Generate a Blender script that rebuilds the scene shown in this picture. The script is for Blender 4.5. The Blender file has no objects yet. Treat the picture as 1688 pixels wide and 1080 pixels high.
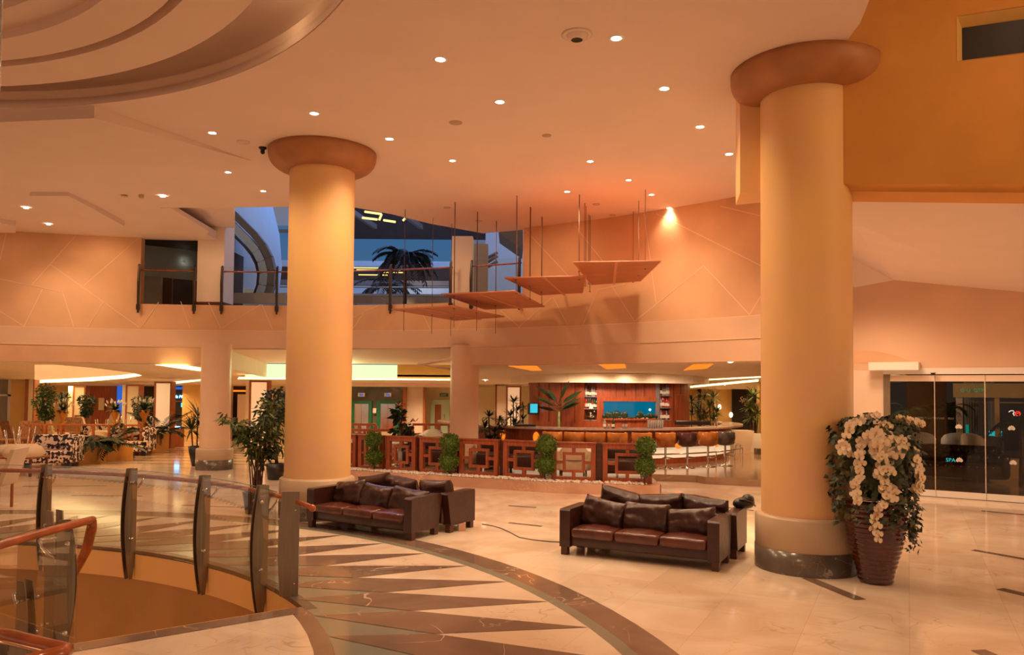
import bpy, math, random
from mathutils import Vector, Matrix
from math import sin, cos, pi, radians, sqrt, atan2, hypot

S = bpy.context.scene
COL = S.collection
random.seed(7)

# ------------------------------------------------------------------ camera
F_PX, EYE, PITCH, ROLL, PY = 1280.0, 2.0, 0.034, 0.0087, 599.0
cam = bpy.data.cameras.new('camera')
camo = bpy.data.objects.new('camera', cam)
COL.objects.link(camo)
cam.sensor_width = 36.0
cam.lens = 36.0 * F_PX / 1688.0
cam.shift_y = (PY - 540.0) / 1688.0
CAMROT = Matrix.Rotation(pi / 2 + PITCH, 3, 'X') @ Matrix.Rotation(ROLL, 3, 'Z')
camo.matrix_world = Matrix.Translation((0, 0, EYE)) @ CAMROT.to_4x4()
cam.clip_end = 200
S.camera = camo

# ------------------------------------------------------------------ world, exposure
w = bpy.data.worlds.new('world')
S.world = w
w.use_nodes = True
w.node_tree.nodes['Background'].inputs[0].default_value = (1.0, 0.66, 0.46, 1)
w.node_tree.nodes['Background'].inputs[1].default_value = 0.31
S.view_settings.view_transform = 'Standard'
S.view_settings.look = 'None'
S.view_settings.exposure = 0.66
S.view_settings.gamma = 1.0
S.view_settings.use_curve_mapping = False
WARM = (1.0, 0.69, 0.42)


def light(kind, name, loc, energy, color=WARM, size=0.2, aim=None, spot=120, blend=0.6):
    l = bpy.data.lights.new(name, kind)
    l.energy = energy
    l.color = color
    if kind == 'AREA':
        l.shape = 'SQUARE'
        l.size = size
    elif kind == 'SPOT':
        l.spot_size = radians(spot)
        l.spot_blend = blend
        l.shadow_soft_size = size
    else:
        l.shadow_soft_size = size
    o = bpy.data.objects.new(name, l)
    COL.objects.link(o)
    o.location = loc
    if aim is not None:
        o.rotation_euler = Vector(aim).to_track_quat('-Z', 'Y').to_euler()
    return o


# daylight through the atrium roof, far behind the mezzanine
light('AREA', 'atrium_skylight', (-4.0, 27.5, 11.5), 520, (0.06, 0.36, 1.0), 9, (0, 0.15, -1))
# lower storey lighting below the stair well
light('POINT', 'lower_storey_lamp', (-6.5, 5.5, -2.2), 120, (1.0, 0.52, 0.2), 0.6)
light('POINT', 'lower_storey_lamp', (-8.5, 2.5, -2.2), 90, (1.0, 0.52, 0.2), 0.6)

# ------------------------------------------------------------------ where the photograph's rays meet real surfaces
def ray(px, py):
    return CAMROT @ Vector(((px - 844) / F_PX, -(py - PY) / F_PX, -1.0))


def Zp(px, py, z=0.0):
    d = ray(px, py)
    t = (z - EYE) / d.z
    return Vector((d.x * t, d.y * t, z))


def Yp(px, py, y):
    d = ray(px, py)
    t = y / d.y
    return Vector((d.x * t, y, EYE + d.z * t))


CX, CY = -7.0, 4.1            # centre of the rotunda


def Cp(px, py, r=15.55, cx=CX, cy=CY, near=False):
    """ray against a vertical cylinder"""
    d = ray(px, py)
    a = d.x * d.x + d.y * d.y
    b = -2 * (d.x * cx + d.y * cy)
    c = cx * cx + cy * cy - r * r
    disc = max(0.0, b * b - 4 * a * c)
    t = (-b - sqrt(disc)) / (2 * a) if near else (-b + sqrt(disc)) / (2 * a)
    return Vector((d.x * t, d.y * t, EYE + d.z * t))


def ang(p, cx=CX, cy=CY):
    return math.degrees(atan2(p.y - cy, p.x - cx))


def PT(r, th, z=0.0, cx=CX, cy=CY):
    return Vector((cx + r * cos(radians(th)), cy + r * sin(radians(th)), z))


REAR = (19.0, 2.56, -0.046)   # the rear ceiling falls slightly away from the hall


def Rz(y):
    return REAR[1] + REAR[2] * (y - REAR[0])


def Rp(px, py, off=0.0):
    d = ray(px, py)
    t = (REAR[1] - REAR[2] * REAR[0] - EYE - off) / (d.z - REAR[2] * d.y)
    return Vector((d.x * t, d.y * t, EYE + d.z * t))


# ------------------------------------------------------------------ materials
def mat(name, col, rough=0.6, metal=0.0, var=0.0, scale=3.0, bump=0.0, bscale=40.0, col2=None,
        spec=0.5, emit=None, estr=0.0, trans=0.0, stretch=None, coat=0.0, detail=4.0, lo=0.35, hi=0.65):
    m = bpy.data.materials.new(name)
    m.use_nodes = True
    nt = m.node_tree
    b = nt.nodes['Principled BSDF']
    b.inputs['Base Color'].default_value = (*col, 1)
    b.inputs['Roughness'].default_value = rough
    b.inputs['Metallic'].default_value = metal
    b.inputs['Specular IOR Level'].default_value = spec
    b.inputs['Transmission Weight'].default_value = trans
    b.inputs['Coat Weight'].default_value = coat
    b.inputs['Coat Roughness'].default_value = 0.1
    if emit:
        b.inputs['Emission Color'].default_value = (*emit, 1)
        b.inputs['Emission Strength'].default_value = estr
    tc = nt.nodes.new('ShaderNodeTexCoord')
    src = tc.outputs['Object']
    if stretch:
        mp = nt.nodes.new('ShaderNodeMapping')
        mp.inputs['Scale'].default_value = stretch
        nt.links.new(src, mp.inputs[0])
        src = mp.outputs[0]
    if var or col2:
        n = nt.nodes.new('ShaderNodeTexNoise')
        n.inputs['Scale'].default_value = scale
        n.inputs['Detail'].default_value = detail
        nt.links.new(src, n.inputs['Vector'])
        r = nt.nodes.new('ShaderNodeValToRGB')
        c2 = col2 or tuple(c * (1 - var) for c in col)
        r.color_ramp.elements[0].position = lo
        r.color_ramp.elements[1].position = hi
        r.color_ramp.elements[0].color = (*c2, 1)
        r.color_ramp.elements[1].color = (*col, 1)
        nt.links.new(n.outputs['Fac'], r.inputs[0])
        nt.links.new(r.outputs[0], b.inputs['Base Color'])
    if bump:
        n2 = nt.nodes.new('ShaderNodeTexNoise')
        n2.inputs['Scale'].default_value = bscale
        n2.inputs['Detail'].default_value = 5
        nt.links.new(src, n2.inputs['Vector'])
        bp = nt.nodes.new('ShaderNodeBump')
        bp.inputs['Strength'].default_value = bump
        bp.inputs['Distance'].default_value = 0.01
        nt.links.new(n2.outputs['Fac'], bp.inputs['Height'])
        nt.links.new(bp.outputs[0], b.inputs['Normal'])
    return m


def marble(name, base, vein, cloud, rough=0.1, tile=0.0, vscale=1.6, vw=0.012, spec=0.5):
    m = bpy.data.materials.new(name)
    m.use_nodes = True
    nt = m.node_tree
    b = nt.nodes['Principled BSDF']
    b.inputs['Roughness'].default_value = rough
    b.inputs['Specular IOR Level'].default_value = spec
    tc = nt.nodes.new('ShaderNodeTexCoord')
    n = nt.nodes.new('ShaderNodeTexNoise')
    n.inputs['Scale'].default_value = 0.9
    n.inputs['Detail'].default_value = 6
    n.inputs['Distortion'].default_value = 1.2
    nt.links.new(tc.outputs['Object'], n.inputs['Vector'])
    mx = nt.nodes.new('ShaderNodeMix')
    mx.data_type = 'RGBA'
    mx.inputs[6].default_value = (*cloud, 1)
    mx.inputs[7].default_value = (*base, 1)
    mr = nt.nodes.new('ShaderNodeMapRange')
    mr.inputs[1].default_value = 0.35
    mr.inputs[2].default_value = 0.6
    nt.links.new(n.outputs['Fac'], mr.inputs[0])
    nt.links.new(mr.outputs[0], mx.inputs[0])
    # veins: thin band of a distorted noise
    v = nt.nodes.new('ShaderNodeTexNoise')
    v.inputs['Scale'].default_value = vscale
    v.inputs['Detail'].default_value = 3
    v.inputs['Distortion'].default_value = 0.8
    nt.links.new(tc.outputs['Object'], v.inputs['Vector'])
    sub = nt.nodes.new('ShaderNodeMath')
    sub.operation = 'SUBTRACT'
    sub.inputs[1].default_value = 0.5
    nt.links.new(v.outputs['Fac'], sub.inputs[0])
    ab = nt.nodes.new('ShaderNodeMath')
    ab.operation = 'ABSOLUTE'
    nt.links.new(sub.outputs[0], ab.inputs[0])
    mr2 = nt.nodes.new('ShaderNodeMapRange')
    mr2.inputs[1].default_value = 0.0
    mr2.inputs[2].default_value = vw
    mr2.inputs[3].default_value = 0.75
    mr2.inputs[4].default_value = 0.0
    nt.links.new(ab.outputs[0], mr2.inputs[0])
    # break the veins up
    v2 = nt.nodes.new('ShaderNodeTexNoise')
    v2.inputs['Scale'].default_value = 1.1
    nt.links.new(tc.outputs['Object'], v2.inputs['Vector'])
    mr3 = nt.nodes.new('ShaderNodeMapRange')
    mr3.inputs[1].default_value = 0.48
    mr3.inputs[2].default_value = 0.62
    nt.links.new(v2.outputs['Fac'], mr3.inputs[0])
    mul = nt.nodes.new('ShaderNodeMath')
    mul.operation = 'MULTIPLY'
    nt.links.new(mr2.outputs[0], mul.inputs[0])
    nt.links.new(mr3.outputs[0], mul.inputs[1])
    mx2 = nt.nodes.new('ShaderNodeMix')
    mx2.data_type = 'RGBA'
    mx2.inputs[7].default_value = (*vein, 1)
    nt.links.new(mul.outputs[0], mx2.inputs[0])
    nt.links.new(mx.outputs[2], mx2.inputs[6])
    out = mx2.outputs[2]
    if tile:
        mp = nt.nodes.new('ShaderNodeMapping')
        mp.inputs['Rotation'].default_value = (0, 0, radians(27))
        nt.links.new(tc.outputs['Object'], mp.inputs[0])
        br = nt.nodes.new('ShaderNodeTexBrick')
        br.offset = 0.0
        br.inputs['Scale'].default_value = 1.0
        br.inputs['Brick Width'].default_value = tile
        br.inputs['Row Height'].default_value = tile
        br.inputs['Mortar Size'].default_value = 0.003
        br.inputs['Mortar Smooth'].default_value = 0.1
        br.inputs['Color1'].default_value = (1, 1, 1, 1)
        br.inputs['Color2'].default_value = (0.88, 0.86, 0.84, 1)
        br.inputs['Mortar'].default_value = (0.8, 0.75, 0.7, 1)
        nt.links.new(mp.outputs[0], br.inputs['Vector'])
        mm = nt.nodes.new('ShaderNodeMix')
        mm.data_type = 'RGBA'
        mm.blend_type = 'MULTIPLY'
        mm.inputs[0].default_value = 1.0
        nt.links.new(out, mm.inputs[6])
        nt.links.new(br.outputs['Color'], mm.inputs[7])
        out = mm.outputs[2]
    nt.links.new(out, b.inputs['Base Color'])
    return m


def emis(name, col, s):
    return mat(name, (0.02, 0.02, 0.02), emit=col, estr=s)


M = {}
M['ceil'] = mat('ceiling_plaster', (0.86, 0.70, 0.63), 0.9, var=0.03, scale=1.2)
M['wall'] = mat('wall_plaster', (0.78, 0.47, 0.27), 0.75, var=0.12, scale=1.3, detail=8, bump=0.05)
M['fascia'] = mat('fascia_plaster', (0.80, 0.54, 0.37), 0.75, var=0.07, scale=1.1)
M['line'] = mat('groove_paint', (0.88, 0.64, 0.45), 0.6)
M['column'] = mat('column_plaster', (0.88, 0.55, 0.20), 0.5, var=0.16, scale=1.3, detail=8, col2=(0.84, 0.50, 0.27))
M['capital'] = mat('capital_plaster', (0.50, 0.22, 0.09), 0.5, var=0.2, scale=3)
M['ochre'] = mat('ochre_amber_light_plaster', (0.76, 0.35, 0.07), 0.65, var=0.1, scale=1.5, detail=6)  # deep orange puts the amber light on the beam into the plaster colour
M['pale'] = mat('pale_plaster', (0.84, 0.66, 0.52), 0.7, var=0.04)
M['amber'] = mat('amber_panel', (0.80, 0.50, 0.16), 0.5, var=0.08, scale=2)
M['marble'] = marble('cream_marble', (0.88, 0.73, 0.58), (0.60, 0.41, 0.27), (0.74, 0.56, 0.41), 0.10, 0.8, vw=0.01)
M['brownm'] = marble('brown_marble', (0.25, 0.16, 0.115), (0.85, 0.62, 0.45), (0.18, 0.115, 0.085), 0.10, 0, 1.3, 0.008)
M['greenm'] = marble('grey_green_marble', (0.26, 0.25, 0.19), (0.36, 0.34, 0.27), (0.22, 0.21, 0.16), 0.12, 0, 2, 0.01)
M['tanm'] = marble('tan_marble', (0.44, 0.28, 0.17), (0.62, 0.45, 0.30), (0.36, 0.22, 0.13), 0.12, 0.8)
M['plinth'] = marble('plinth_stone', (0.58, 0.42, 0.28), (0.5, 0.36, 0.25), (0.52, 0.38, 0.25), 0.35, 0, 3, 0.01)
M['darkst'] = marble('dark_stone', (0.16, 0.12, 0.09), (0.5, 0.4, 0.3), (0.09, 0.07, 0.055), 0.2, 0, 5, 0.01)
M['pinkst'] = marble('pink_ledge_stone', (0.66, 0.38, 0.26), (0.85, 0.6, 0.45), (0.52, 0.28, 0.19), 0.3, 0, 4, 0.02)
M['leather'] = mat('brown_leather', (0.050, 0.015, 0.010), 0.34, var=0.2, scale=9, bump=0.55, bscale=14, coat=0.12)
M['leatherseat'] = mat('brown_leather_seat', (0.125, 0.032, 0.018), 0.27, var=0.35, scale=6, bump=0.3, bscale=22, coat=0.2)
M['darkwood'] = mat('dark_wood', (0.11, 0.035, 0.018), 0.35, var=0.3, scale=4, stretch=(1, 1, 8))
M['redwood'] = mat('red_wood', (0.40, 0.085, 0.025), 0.35, var=0.35, scale=3, stretch=(6, 6, 0.8), coat=0.2)
M['railwood'] = mat('rail_wood', (0.52, 0.12, 0.03), 0.22, var=0.35, scale=6, coat=0.5)
M['trimwood'] = mat('trim_wood', (0.42, 0.12, 0.03), 0.4, var=0.2, scale=5)
M['steel'] = mat('brushed_steel', (0.30, 0.24, 0.17), 0.38, 0.55, var=0.15, scale=5, stretch=(10, 10, 0.6))
M['chrome'] = mat('chrome', (0.8, 0.78, 0.75), 0.12, 1.0)
M['black'] = mat('black_plastic', (0.012, 0.010, 0.010), 0.4)
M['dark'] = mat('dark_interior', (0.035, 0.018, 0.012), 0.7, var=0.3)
M['white'] = mat('white_paint', (0.85, 0.80, 0.74), 0.5)
M['terra'] = mat('terracotta_panel', (0.56, 0.19, 0.085), 0.5, var=0.15, scale=3, bump=0.05)
M['terraedge'] = mat('terracotta_edge', (0.72, 0.30, 0.17), 0.5)
M['leaf'] = mat('leaf_green', (0.055, 0.10, 0.018), 0.5, var=0.5, scale=9, col2=(0.012, 0.035, 0.008))
M['planterwood'] = mat('planter_wood', (0.72, 0.33, 0.07), 0.45, var=0.1, scale=2)
M['leaflt'] = mat('leaf_light_green', (0.24, 0.26, 0.06), 0.5, var=0.4, scale=9, col2=(0.05, 0.09, 0.015))
M['leafbox'] = mat('boxwood_green', (0.15, 0.23, 0.022), 0.6, var=0.5, scale=30, col2=(0.03, 0.085, 0.008))
M['leafdk'] = mat('leaf_dark_green', (0.018, 0.040, 0.012), 0.4, var=0.4, scale=9)
M['bark'] = mat('bark', (0.16, 0.085, 0.045), 0.8, var=0.4, scale=12)
M['petal'] = mat('orchid_petal', (0.92, 0.76, 0.55), 0.5, var=0.1, scale=30)
M['petalheart'] = mat('orchid_heart', (0.75, 0.35, 0.06), 0.5)
M['vase'] = mat('red_glazed_vase', (0.085, 0.010, 0.005), 0.12, var=0.4, scale=5, coat=0.6)
M['pebble'] = mat('white_pebble', (0.86, 0.76, 0.68), 0.6, var=0.2, scale=20)
M['tanleather'] = mat('tan_leather', (0.56, 0.19, 0.035), 0.22, var=0.25, scale=7, coat=0.4)
M['plumleather'] = mat('plum_leather', (0.09, 0.03, 0.03), 0.22, var=0.25, scale=7, coat=0.4)
M['greyleather'] = mat('grey_leather', (0.13, 0.10, 0.09), 0.25, var=0.25, scale=7, coat=0.3)
M['counter'] = mat('counter_stone', (0.52, 0.36, 0.27), 0.2, var=0.2, scale=8)
M['cream'] = mat('cream_fabric', (0.74, 0.56, 0.38), 0.8, var=0.08)
M['striped'] = mat('striped_fabric', (0.34, 0.15, 0.06), 0.8, var=0.6, scale=5, stretch=(8, 8, 0.3))
M['floral'] = mat('floral_fabric', (0.85, 0.66, 0.55), 0.8, col2=(0.035, 0.018, 0.025), scale=13, detail=1.5, lo=0.5, hi=0.53)
M['gold'] = mat('gold_vase', (0.75, 0.32, 0.06), 0.3, 0.4)
M['lampon'] = emis('downlight_glow', (1.0, 0.86, 0.66), 14.0)
M['coveon'] = emis('cove_glow', (1.0, 0.70, 0.30), 2.6)
M['covegreen'] = mat('cove_green_glow', (0.1, 0.1, 0.1), col2=(0.1, 0.1, 0.1), emit=(0.62, 0.80, 0.42), estr=0.85)
M['coveorange'] = emis('cove_orange_glow', (1.0, 0.25, 0.02), 1.0)
M['orangeglow'] = emis('orange_lamp_glow', (1.0, 0.22, 0.012), 0.75)
M['bluesign'] = emis('blue_neon', (0.12, 0.55, 1.0), 9.0)
M['blueglow'] = emis('blue_cove_glow', (0.01, 0.12, 0.6), 0.6)
M['water'] = mat('lit_aquarium_water', (0.0, 0.05, 0.1), 0.1, emit=(0.0, 0.20, 0.40), estr=0.26)
M['screen'] = emis('lit_tv_screen', (0.02, 0.60, 0.75), .6)
M['teal'] = emis('teal_glow', (0.0, 0.5, 0.45), 0.6)
M['cyan'] = emis('cyan_glow', (0.0, 0.62, 0.80), 1.0)
M['redneon'] = emis('red_neon', (1.0, 0.05, 0.03), 2.0)
M['whiteneon'] = emis('white_neon', (1.0, 0.8, 0.8), 2.0)
M['greensign'] = emis('green_sign_glow', (0.0, 0.55, 0.25), 0.7)
M['sconce'] = emis('sconce_glow', (1.0, 0.7, 0.35), 3.0)
M['litcream'] = mat('cream_wall_panel', (0.85, 0.70, 0.50), 0.6, var=0.04)
M['yellowwall'] = mat('pale_yellow_wall', (0.72, 0.60, 0.33), 0.6, var=0.06)
M['mint'] = mat('mint_door_paint', (0.55, 0.72, 0.45), 0.5)
M['elevm'] = marble('green_brown_marble', (0.16, 0.14, 0.07), (0.32, 0.28, 0.16), (0.08, 0.075, 0.035), 0.2, 0, 1.5, 0.03)
M['elevg'] = mat('green_frame', (0.015, 0.13, 0.05), 0.3)
M['atriumw'] = mat('atrium_white_blue_lit', (0.46, 0.60, 0.72), 0.6, var=0.06)  # blue of the skylight is mixed into this white wall colour
M['atriumg'] = mat('atrium_grey', (0.16, 0.15, 0.15), 0.6)
M['nightblue'] = emis('evening_sky_glass', (0.035, 0.12, 0.26), 0.6)
M['coveyellow'] = emis('yellow_strip_glow', (1.0, 0.66, 0.18), 1.3)
M['litband'] = mat('backlit_cream_band', (0.8, 0.68, 0.5), 0.5, emit=(1.0, .78, .5), estr=.35)
M['palmsilhouette'] = mat('silhouette_palm_leaf', (0.008, 0.012, 0.009), 0.6)  # near-black so the colour itself gives the backlit silhouette
M['wellwall'] = mat('well_wall_plaster', (0.50, 0.27, 0.11), 0.5, var=.15, scale=1.2)
M['rodmetal'] = mat('rod_metal', (0.20, 0.12, 0.08), 0.5)
M['bottle'] = mat('brown_bottle', (0.10, 0.03, 0.01), 0.1, coat=0.5)
M['bottleg'] = mat('green_bottle', (0.02, 0.06, 0.015), 0.1, coat=0.5)
M['bottlew'] = mat('clear_bottle', (0.38, 0.34, 0.32), 0.1, coat=0.5)
M['bottler'] = mat('red_bottle', (0.40, 0.03, 0.015), 0.12, coat=0.5)
M['label'] = mat('paper_label', (0.8, 0.72, 0.6), 0.6)
M['curtain'] = mat('beige_curtain', (0.42, 0.36, 0.30), 0.8, var=0.3, scale=4, stretch=(14, 14, 0.2))
M['mirrorpanel'] = mat('mirror_panel', (0.62, 0.55, 0.58), 0.25, 0.7)


def glass_mat(name, tint, refl=1.0, rough=0.0):
    m = bpy.data.materials.new(name)
    m.use_nodes = True
    nt = m.node_tree
    nt.nodes.clear()
    o = nt.nodes.new('ShaderNodeOutputMaterial')
    mx = nt.nodes.new('ShaderNodeMixShader')
    tr = nt.nodes.new('ShaderNodeBsdfTransparent')
    tr.inputs[0].default_value = (*tint, 1)
    gl = nt.nodes.new('ShaderNodeBsdfGlossy')
    gl.inputs['Roughness'].default_value = rough
    fr = nt.nodes.new('ShaderNodeFresnel')
    fr.inputs[0].default_value = 1.5
    mu = nt.nodes.new('ShaderNodeMath')
    mu.operation = 'MULTIPLY'
    mu.inputs[1].default_value = refl
    nt.links.new(fr.outputs[0], mu.inputs[0])
    nt.links.new(mu.outputs[0], mx.inputs[0])
    nt.links.new(tr.outputs[0], mx.inputs[1])
    nt.links.new(gl.outputs[0], mx.inputs[2])
    nt.links.new(mx.outputs[0], o.inputs[0])
    return m


M['glass'] = glass_mat('rail_glass', (0.965, 0.97, 0.94), 0.35)
M['dglass'] = glass_mat('door_glass', (0.62, 0.60, 0.55), 0.8)
M['glassedge'] = mat('glass_edge', (0.05, 0.16, 0.10), 0.1)


# ------------------------------------------------------------------ mesh builder
class MB:
    def __init__(s):
        s.v, s.f, s.m, s.sm = [], [], [], []
        s.T = None

    def add(s, vs, fs, mi=0, smooth=False, T=None):
        T = T or s.T
        b = len(s.v)
        for p in vs:
            p = Vector(p)
            s.v.append(T @ p if T is not None else p)
        for q in fs:
            s.f.append([b + i for i in q])
            s.m.append(mi)
            s.sm.append(smooth)
        return s

    def box(s, x0, y0, z0, x1, y1, z1, mi=0, T=None, bev=0.0):
        if bev <= 0:
            vs = [(x0, y0, z0), (x1, y0, z0), (x1, y1, z0), (x0, y1, z0),
                  (x0, y0, z1), (x1, y0, z1), (x1, y1, z1), (x0, y1, z1)]
            fs = [(0, 3, 2, 1), (4, 5, 6, 7), (0, 1, 5, 4), (1, 2, 6, 5), (2, 3, 7, 6), (3, 0, 4, 7)]
            return s.add(vs, fs, mi, False, T)
        b = min(bev, (x1 - x0) / 2.01, (y1 - y0) / 2.01, (z1 - z0) / 2.01)
        cx, cy, cz = (x0 + x1) / 2, (y0 + y1) / 2, (z0 + z1) / 2
        hx, hy, hz = (x1 - x0) / 2 - b, (y1 - y0) / 2 - b, (z1 - z0) / 2 - b
        n = 12
        vs, fs = [], []
        rings = [(-1, -pi / 2 + 0.001), (-1, -pi / 4), (-1, 0), (1, 0), (1, pi / 4), (1, pi / 2 - 0.001)]
        for sg, a in rings:
            for k in range(n):
                q = k // 3
                t = q * pi / 2 + (k % 3) * pi / 4
                sx = [1, -1, -1, 1][q]
                sy = [1, 1, -1, -1][q]
                vs.append((cx + sx * hx + b * cos(a) * cos(t), cy + sy * hy + b * cos(a) * sin(t), cz + sg * hz + b * sin(a)))
        for r in range(len(rings) - 1):
            for k in range(n):
                fs.append((r * n + k, r * n + (k + 1) % n, (r + 1) * n + (k + 1) % n, (r + 1) * n + k))
        fs.append(tuple(range(n - 1, -1, -1)))
        fs.append(tuple((len(rings) - 1) * n + k for k in range(n)))
        return s.add(vs, fs, mi, True, T)

    def lathe(s, prof, n=32, c=(0, 0, 0), mi=0, smooth=True, a0=0, a1=360, capb=False, capt=False, T=None):
        full = abs(a1 - a0) >= 359.9
        k = n if full else n + 1
        vs, fs = [], []
        for r, z in prof:
            for i in range(k):
                a = radians(a0 + (a1 - a0) * i / n)
                vs.append((c[0] + r * cos(a), c[1] + r * sin(a), c[2] + z))
        for j in range(len(prof) - 1):
            for i in range(n):
                i2 = (i + 1) % k if full else i + 1
                fs.append((j * k + i, j * k + i2, (j + 1) * k + i2, (j + 1) * k + i))
        if capb:
            fs.append(tuple(range(k - 1, -1, -1)))
        if capt:
            fs.append(tuple((len(prof) - 1) * k + i for i in range(k)))
        return s.add(vs, fs, mi, smooth, T)

    def cyl(s, c, r, z0, z1, n=24, mi=0, T=None):
        s.lathe([(r, z0), (r, z1)], n, (c[0], c[1], 0), mi, True, T=T)
        for z, d in ((z0, -1), (z1, 1)):
            ring = [(c[0] + r * cos(2 * pi * i / n), c[1] + r * sin(2 * pi * i / n), z) for i in range(n)]
            s.add(ring, [tuple(range(n)) if d > 0 else tuple(range(n - 1, -1, -1))], mi, False, T)
        return s

    def tube(s, pts, r, n=8, mi=0, cap=True, T=None):
        pts = [Vector(p) for p in pts]
        rs = r if isinstance(r, (list, tuple)) else [r] * len(pts)
        vs, fs = [], []
        up = Vector((0, 0, 1))
        for i, p in enumerate(pts):
            d = (pts[min(i + 1, len(pts) - 1)] - pts[max(i - 1, 0)]).normalized()
            a = d.cross(up)
            if a.length < 0.05:
                a = d.cross(Vector((0, 1, 0)))
            a.normalize()
            b = a.cross(d)
            for k in range(n):
                t = 2 * pi * k / n
                vs.append(p + (a * cos(t) + b * sin(t)) * rs[i])
        for i in range(len(pts) - 1):
            for k in range(n):
                fs.append((i * n + k, i * n + (k + 1) % n, (i + 1) * n + (k + 1) % n, (i + 1) * n + k))
        if cap:
            fs.append(tuple(range(n - 1, -1, -1)))
            fs.append(tuple((len(pts) - 1) * n + k for k in range(n)))
        return s.add(vs, fs, mi, True, T)

    def poly(s, pts, mi=0, T=None):
        return s.add(pts, [tuple(range(len(pts)))], mi, False, T)

    def slab(s, pts, dz, mi=0, T=None):
        """polygon given as 3-D points, extruded by the vector dz"""
        n = len(pts)
        dz = Vector(dz) if not isinstance(dz, (int, float)) else Vector((0, 0, dz))
        vs = [Vector(p) for p in pts] + [Vector(p) + dz for p in pts]
        fs = [tuple(range(n)), tuple(range(2 * n - 1, n - 1, -1))]
        fs += [(i, i + n, (i + 1) % n + n, (i + 1) % n) for i in range(n)]
        return s.add(vs, fs, mi, False, T)

    def arc(s, r0, r1, a0, a1, z0, z1, n=24, mi=0, cx=CX, cy=CY, T=None):
        """curved solid between two radii and two angles"""
        if r1 > 10:
            n = max(n, int(abs(a1 - a0) / .6) + 1)
        vs, fs = [], []
        for i in range(n + 1):
            a = radians(a0 + (a1 - a0) * i / n)
            for r, z in ((r0, z0), (r1, z0), (r1, z1), (r0, z1)):
                vs.append((cx + r * cos(a), cy + r * sin(a), z))
        for i in range(n):
            for k in range(4):
                fs.append((i * 4 + k, i * 4 + (k + 1) % 4, (i + 1) * 4 + (k + 1) % 4, (i + 1) * 4 + k))
        fs += [(3, 2, 1, 0), (n * 4, n * 4 + 1, n * 4 + 2, n * 4 + 3)]
        return s.add(vs, fs, mi, False, T)

    def ball(s, c, r, n=12, m=8, mi=0, T=None, jit=0.0):
        rx, ry, rz = r if isinstance(r, (tuple, list)) else (r, r, r)
        vs, fs = [], []
        for j in range(m + 1):
            ph = -pi / 2 + pi * j / m
            for i in range(n):
                t = 2 * pi * i / n
                q = 1 + random.uniform(-jit, jit)
                vs.append((c[0] + rx * cos(ph) * cos(t) * q, c[1] + ry * cos(ph) * sin(t) * q, c[2] + rz * sin(ph) * q))
        for j in range(m):
            for i in range(n):
                fs.append((j * n + i, j * n + (i + 1) % n, (j + 1) * n + (i + 1) % n, (j + 1) * n + i))
        return s.add(vs, fs, mi, True, T)

    def leaf(s, p, d, up, L, W, mi=0, droop=0.2, seg=2):
        """pointed leaf starting at p, growing along d"""
        d = d.normalized()
        side = d.cross(up)
        if side.length < 1e-3:
            side = d.cross(Vector((1, 0, 0)))
        side.normalize()
        nrm = side.cross(d)
        if seg == 1:
            q = p + d * L * 0.5
            vs = [p, q + side * W / 2, p + d * L - nrm * L * droop, q - side * W / 2]
            return s.add(vs, [(0, 1, 2, 3)], mi)
        vs = [p]
        for t, w_ in ((0.3, 0.9), (0.65, 0.85)):
            q = p + d * L * t - nrm * L * droop * t * t
            vs += [q + side * W / 2 * w_, q - side * W / 2 * w_]
        vs.append(p + d * L - nrm * L * droop)
        return s.add(vs, [(0, 1, 2), (1, 3, 4, 2), (3, 5, 4)], mi, True)

    def build(s, name, mats, parent=None, loc=(0, 0, 0), rz=0.0):
        me = bpy.data.meshes.new(name)
        me.from_pydata([tuple(p) for p in s.v], [], s.f)
        if not isinstance(mats, (list, tuple)):
            mats = [mats]
        for m_ in mats:
            me.materials.append(M[m_] if isinstance(m_, str) else m_)
        me.polygons.foreach_set('material_index', s.m)
        me.polygons.foreach_set('use_smooth', s.sm)
        me.update()
        o = bpy.data.objects.new(name, me)
        COL.objects.link(o)
        if parent is not None:
            o.parent = parent
        o.location = loc
        o.rotation_euler = (0, 0, rz)
        return o


def tag(o, label=None, cat=None, group=None, kind=None):
    if label:
        o['label'] = label
    if cat:
        o['category'] = cat
    if group:
        o['group'] = group
    if kind:
        o['kind'] = kind
    return o


def thing(name, label, cat, loc=(0, 0, 0), rz=0.0, group=None):
    o = bpy.data.objects.new(name, None)
    o.empty_display_size = 0.1
    COL.objects.link(o)
    o.location = loc
    o.rotation_euler = (0, 0, rz)
    return tag(o, label, cat, group)


def struct(name, mb, mats):
    return tag(mb.build(name, mats), kind='structure')


def dup(root, loc, rz=None, label=None, scale=None, group=None):
    r = root.copy()
    COL.objects.link(r)
    r.location = loc
    if rz is not None:
        r.rotation_euler = (0, 0, rz)
    if scale:
        r.scale = (scale,) * 3 if isinstance(scale, (int, float)) else scale
    if label:
        r['label'] = label
    if group:
        r['group'] = group

    def rec(a, b):
        for ch in list(a.children):
            c = ch.copy()
            COL.objects.link(c)
            c.parent = b
            rec(ch, c)
    rec(root, r)
    return r


def ray_circle(px, r, cx, cy, near=True):
    p = Cp(px, 645, r, cx, cy, near)
    return Vector((p.x, p.y, 0))


# ------------------------------------------------------------------ FLOOR
fl = MB()
seg = 120


def ring(mb, r0, r1, z, mi, a0=0.0, a1=360.0, n=seg):
    for i in range(n):
        t0 = a0 + (a1 - a0) * i / n
        t1 = a0 + (a1 - a0) * (i + 1) / n
        mb.poly([PT(r0, t0, z), PT(r1, t0, z), PT(r1, t1, z), PT(r0, t1, z)], mi)


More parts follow.
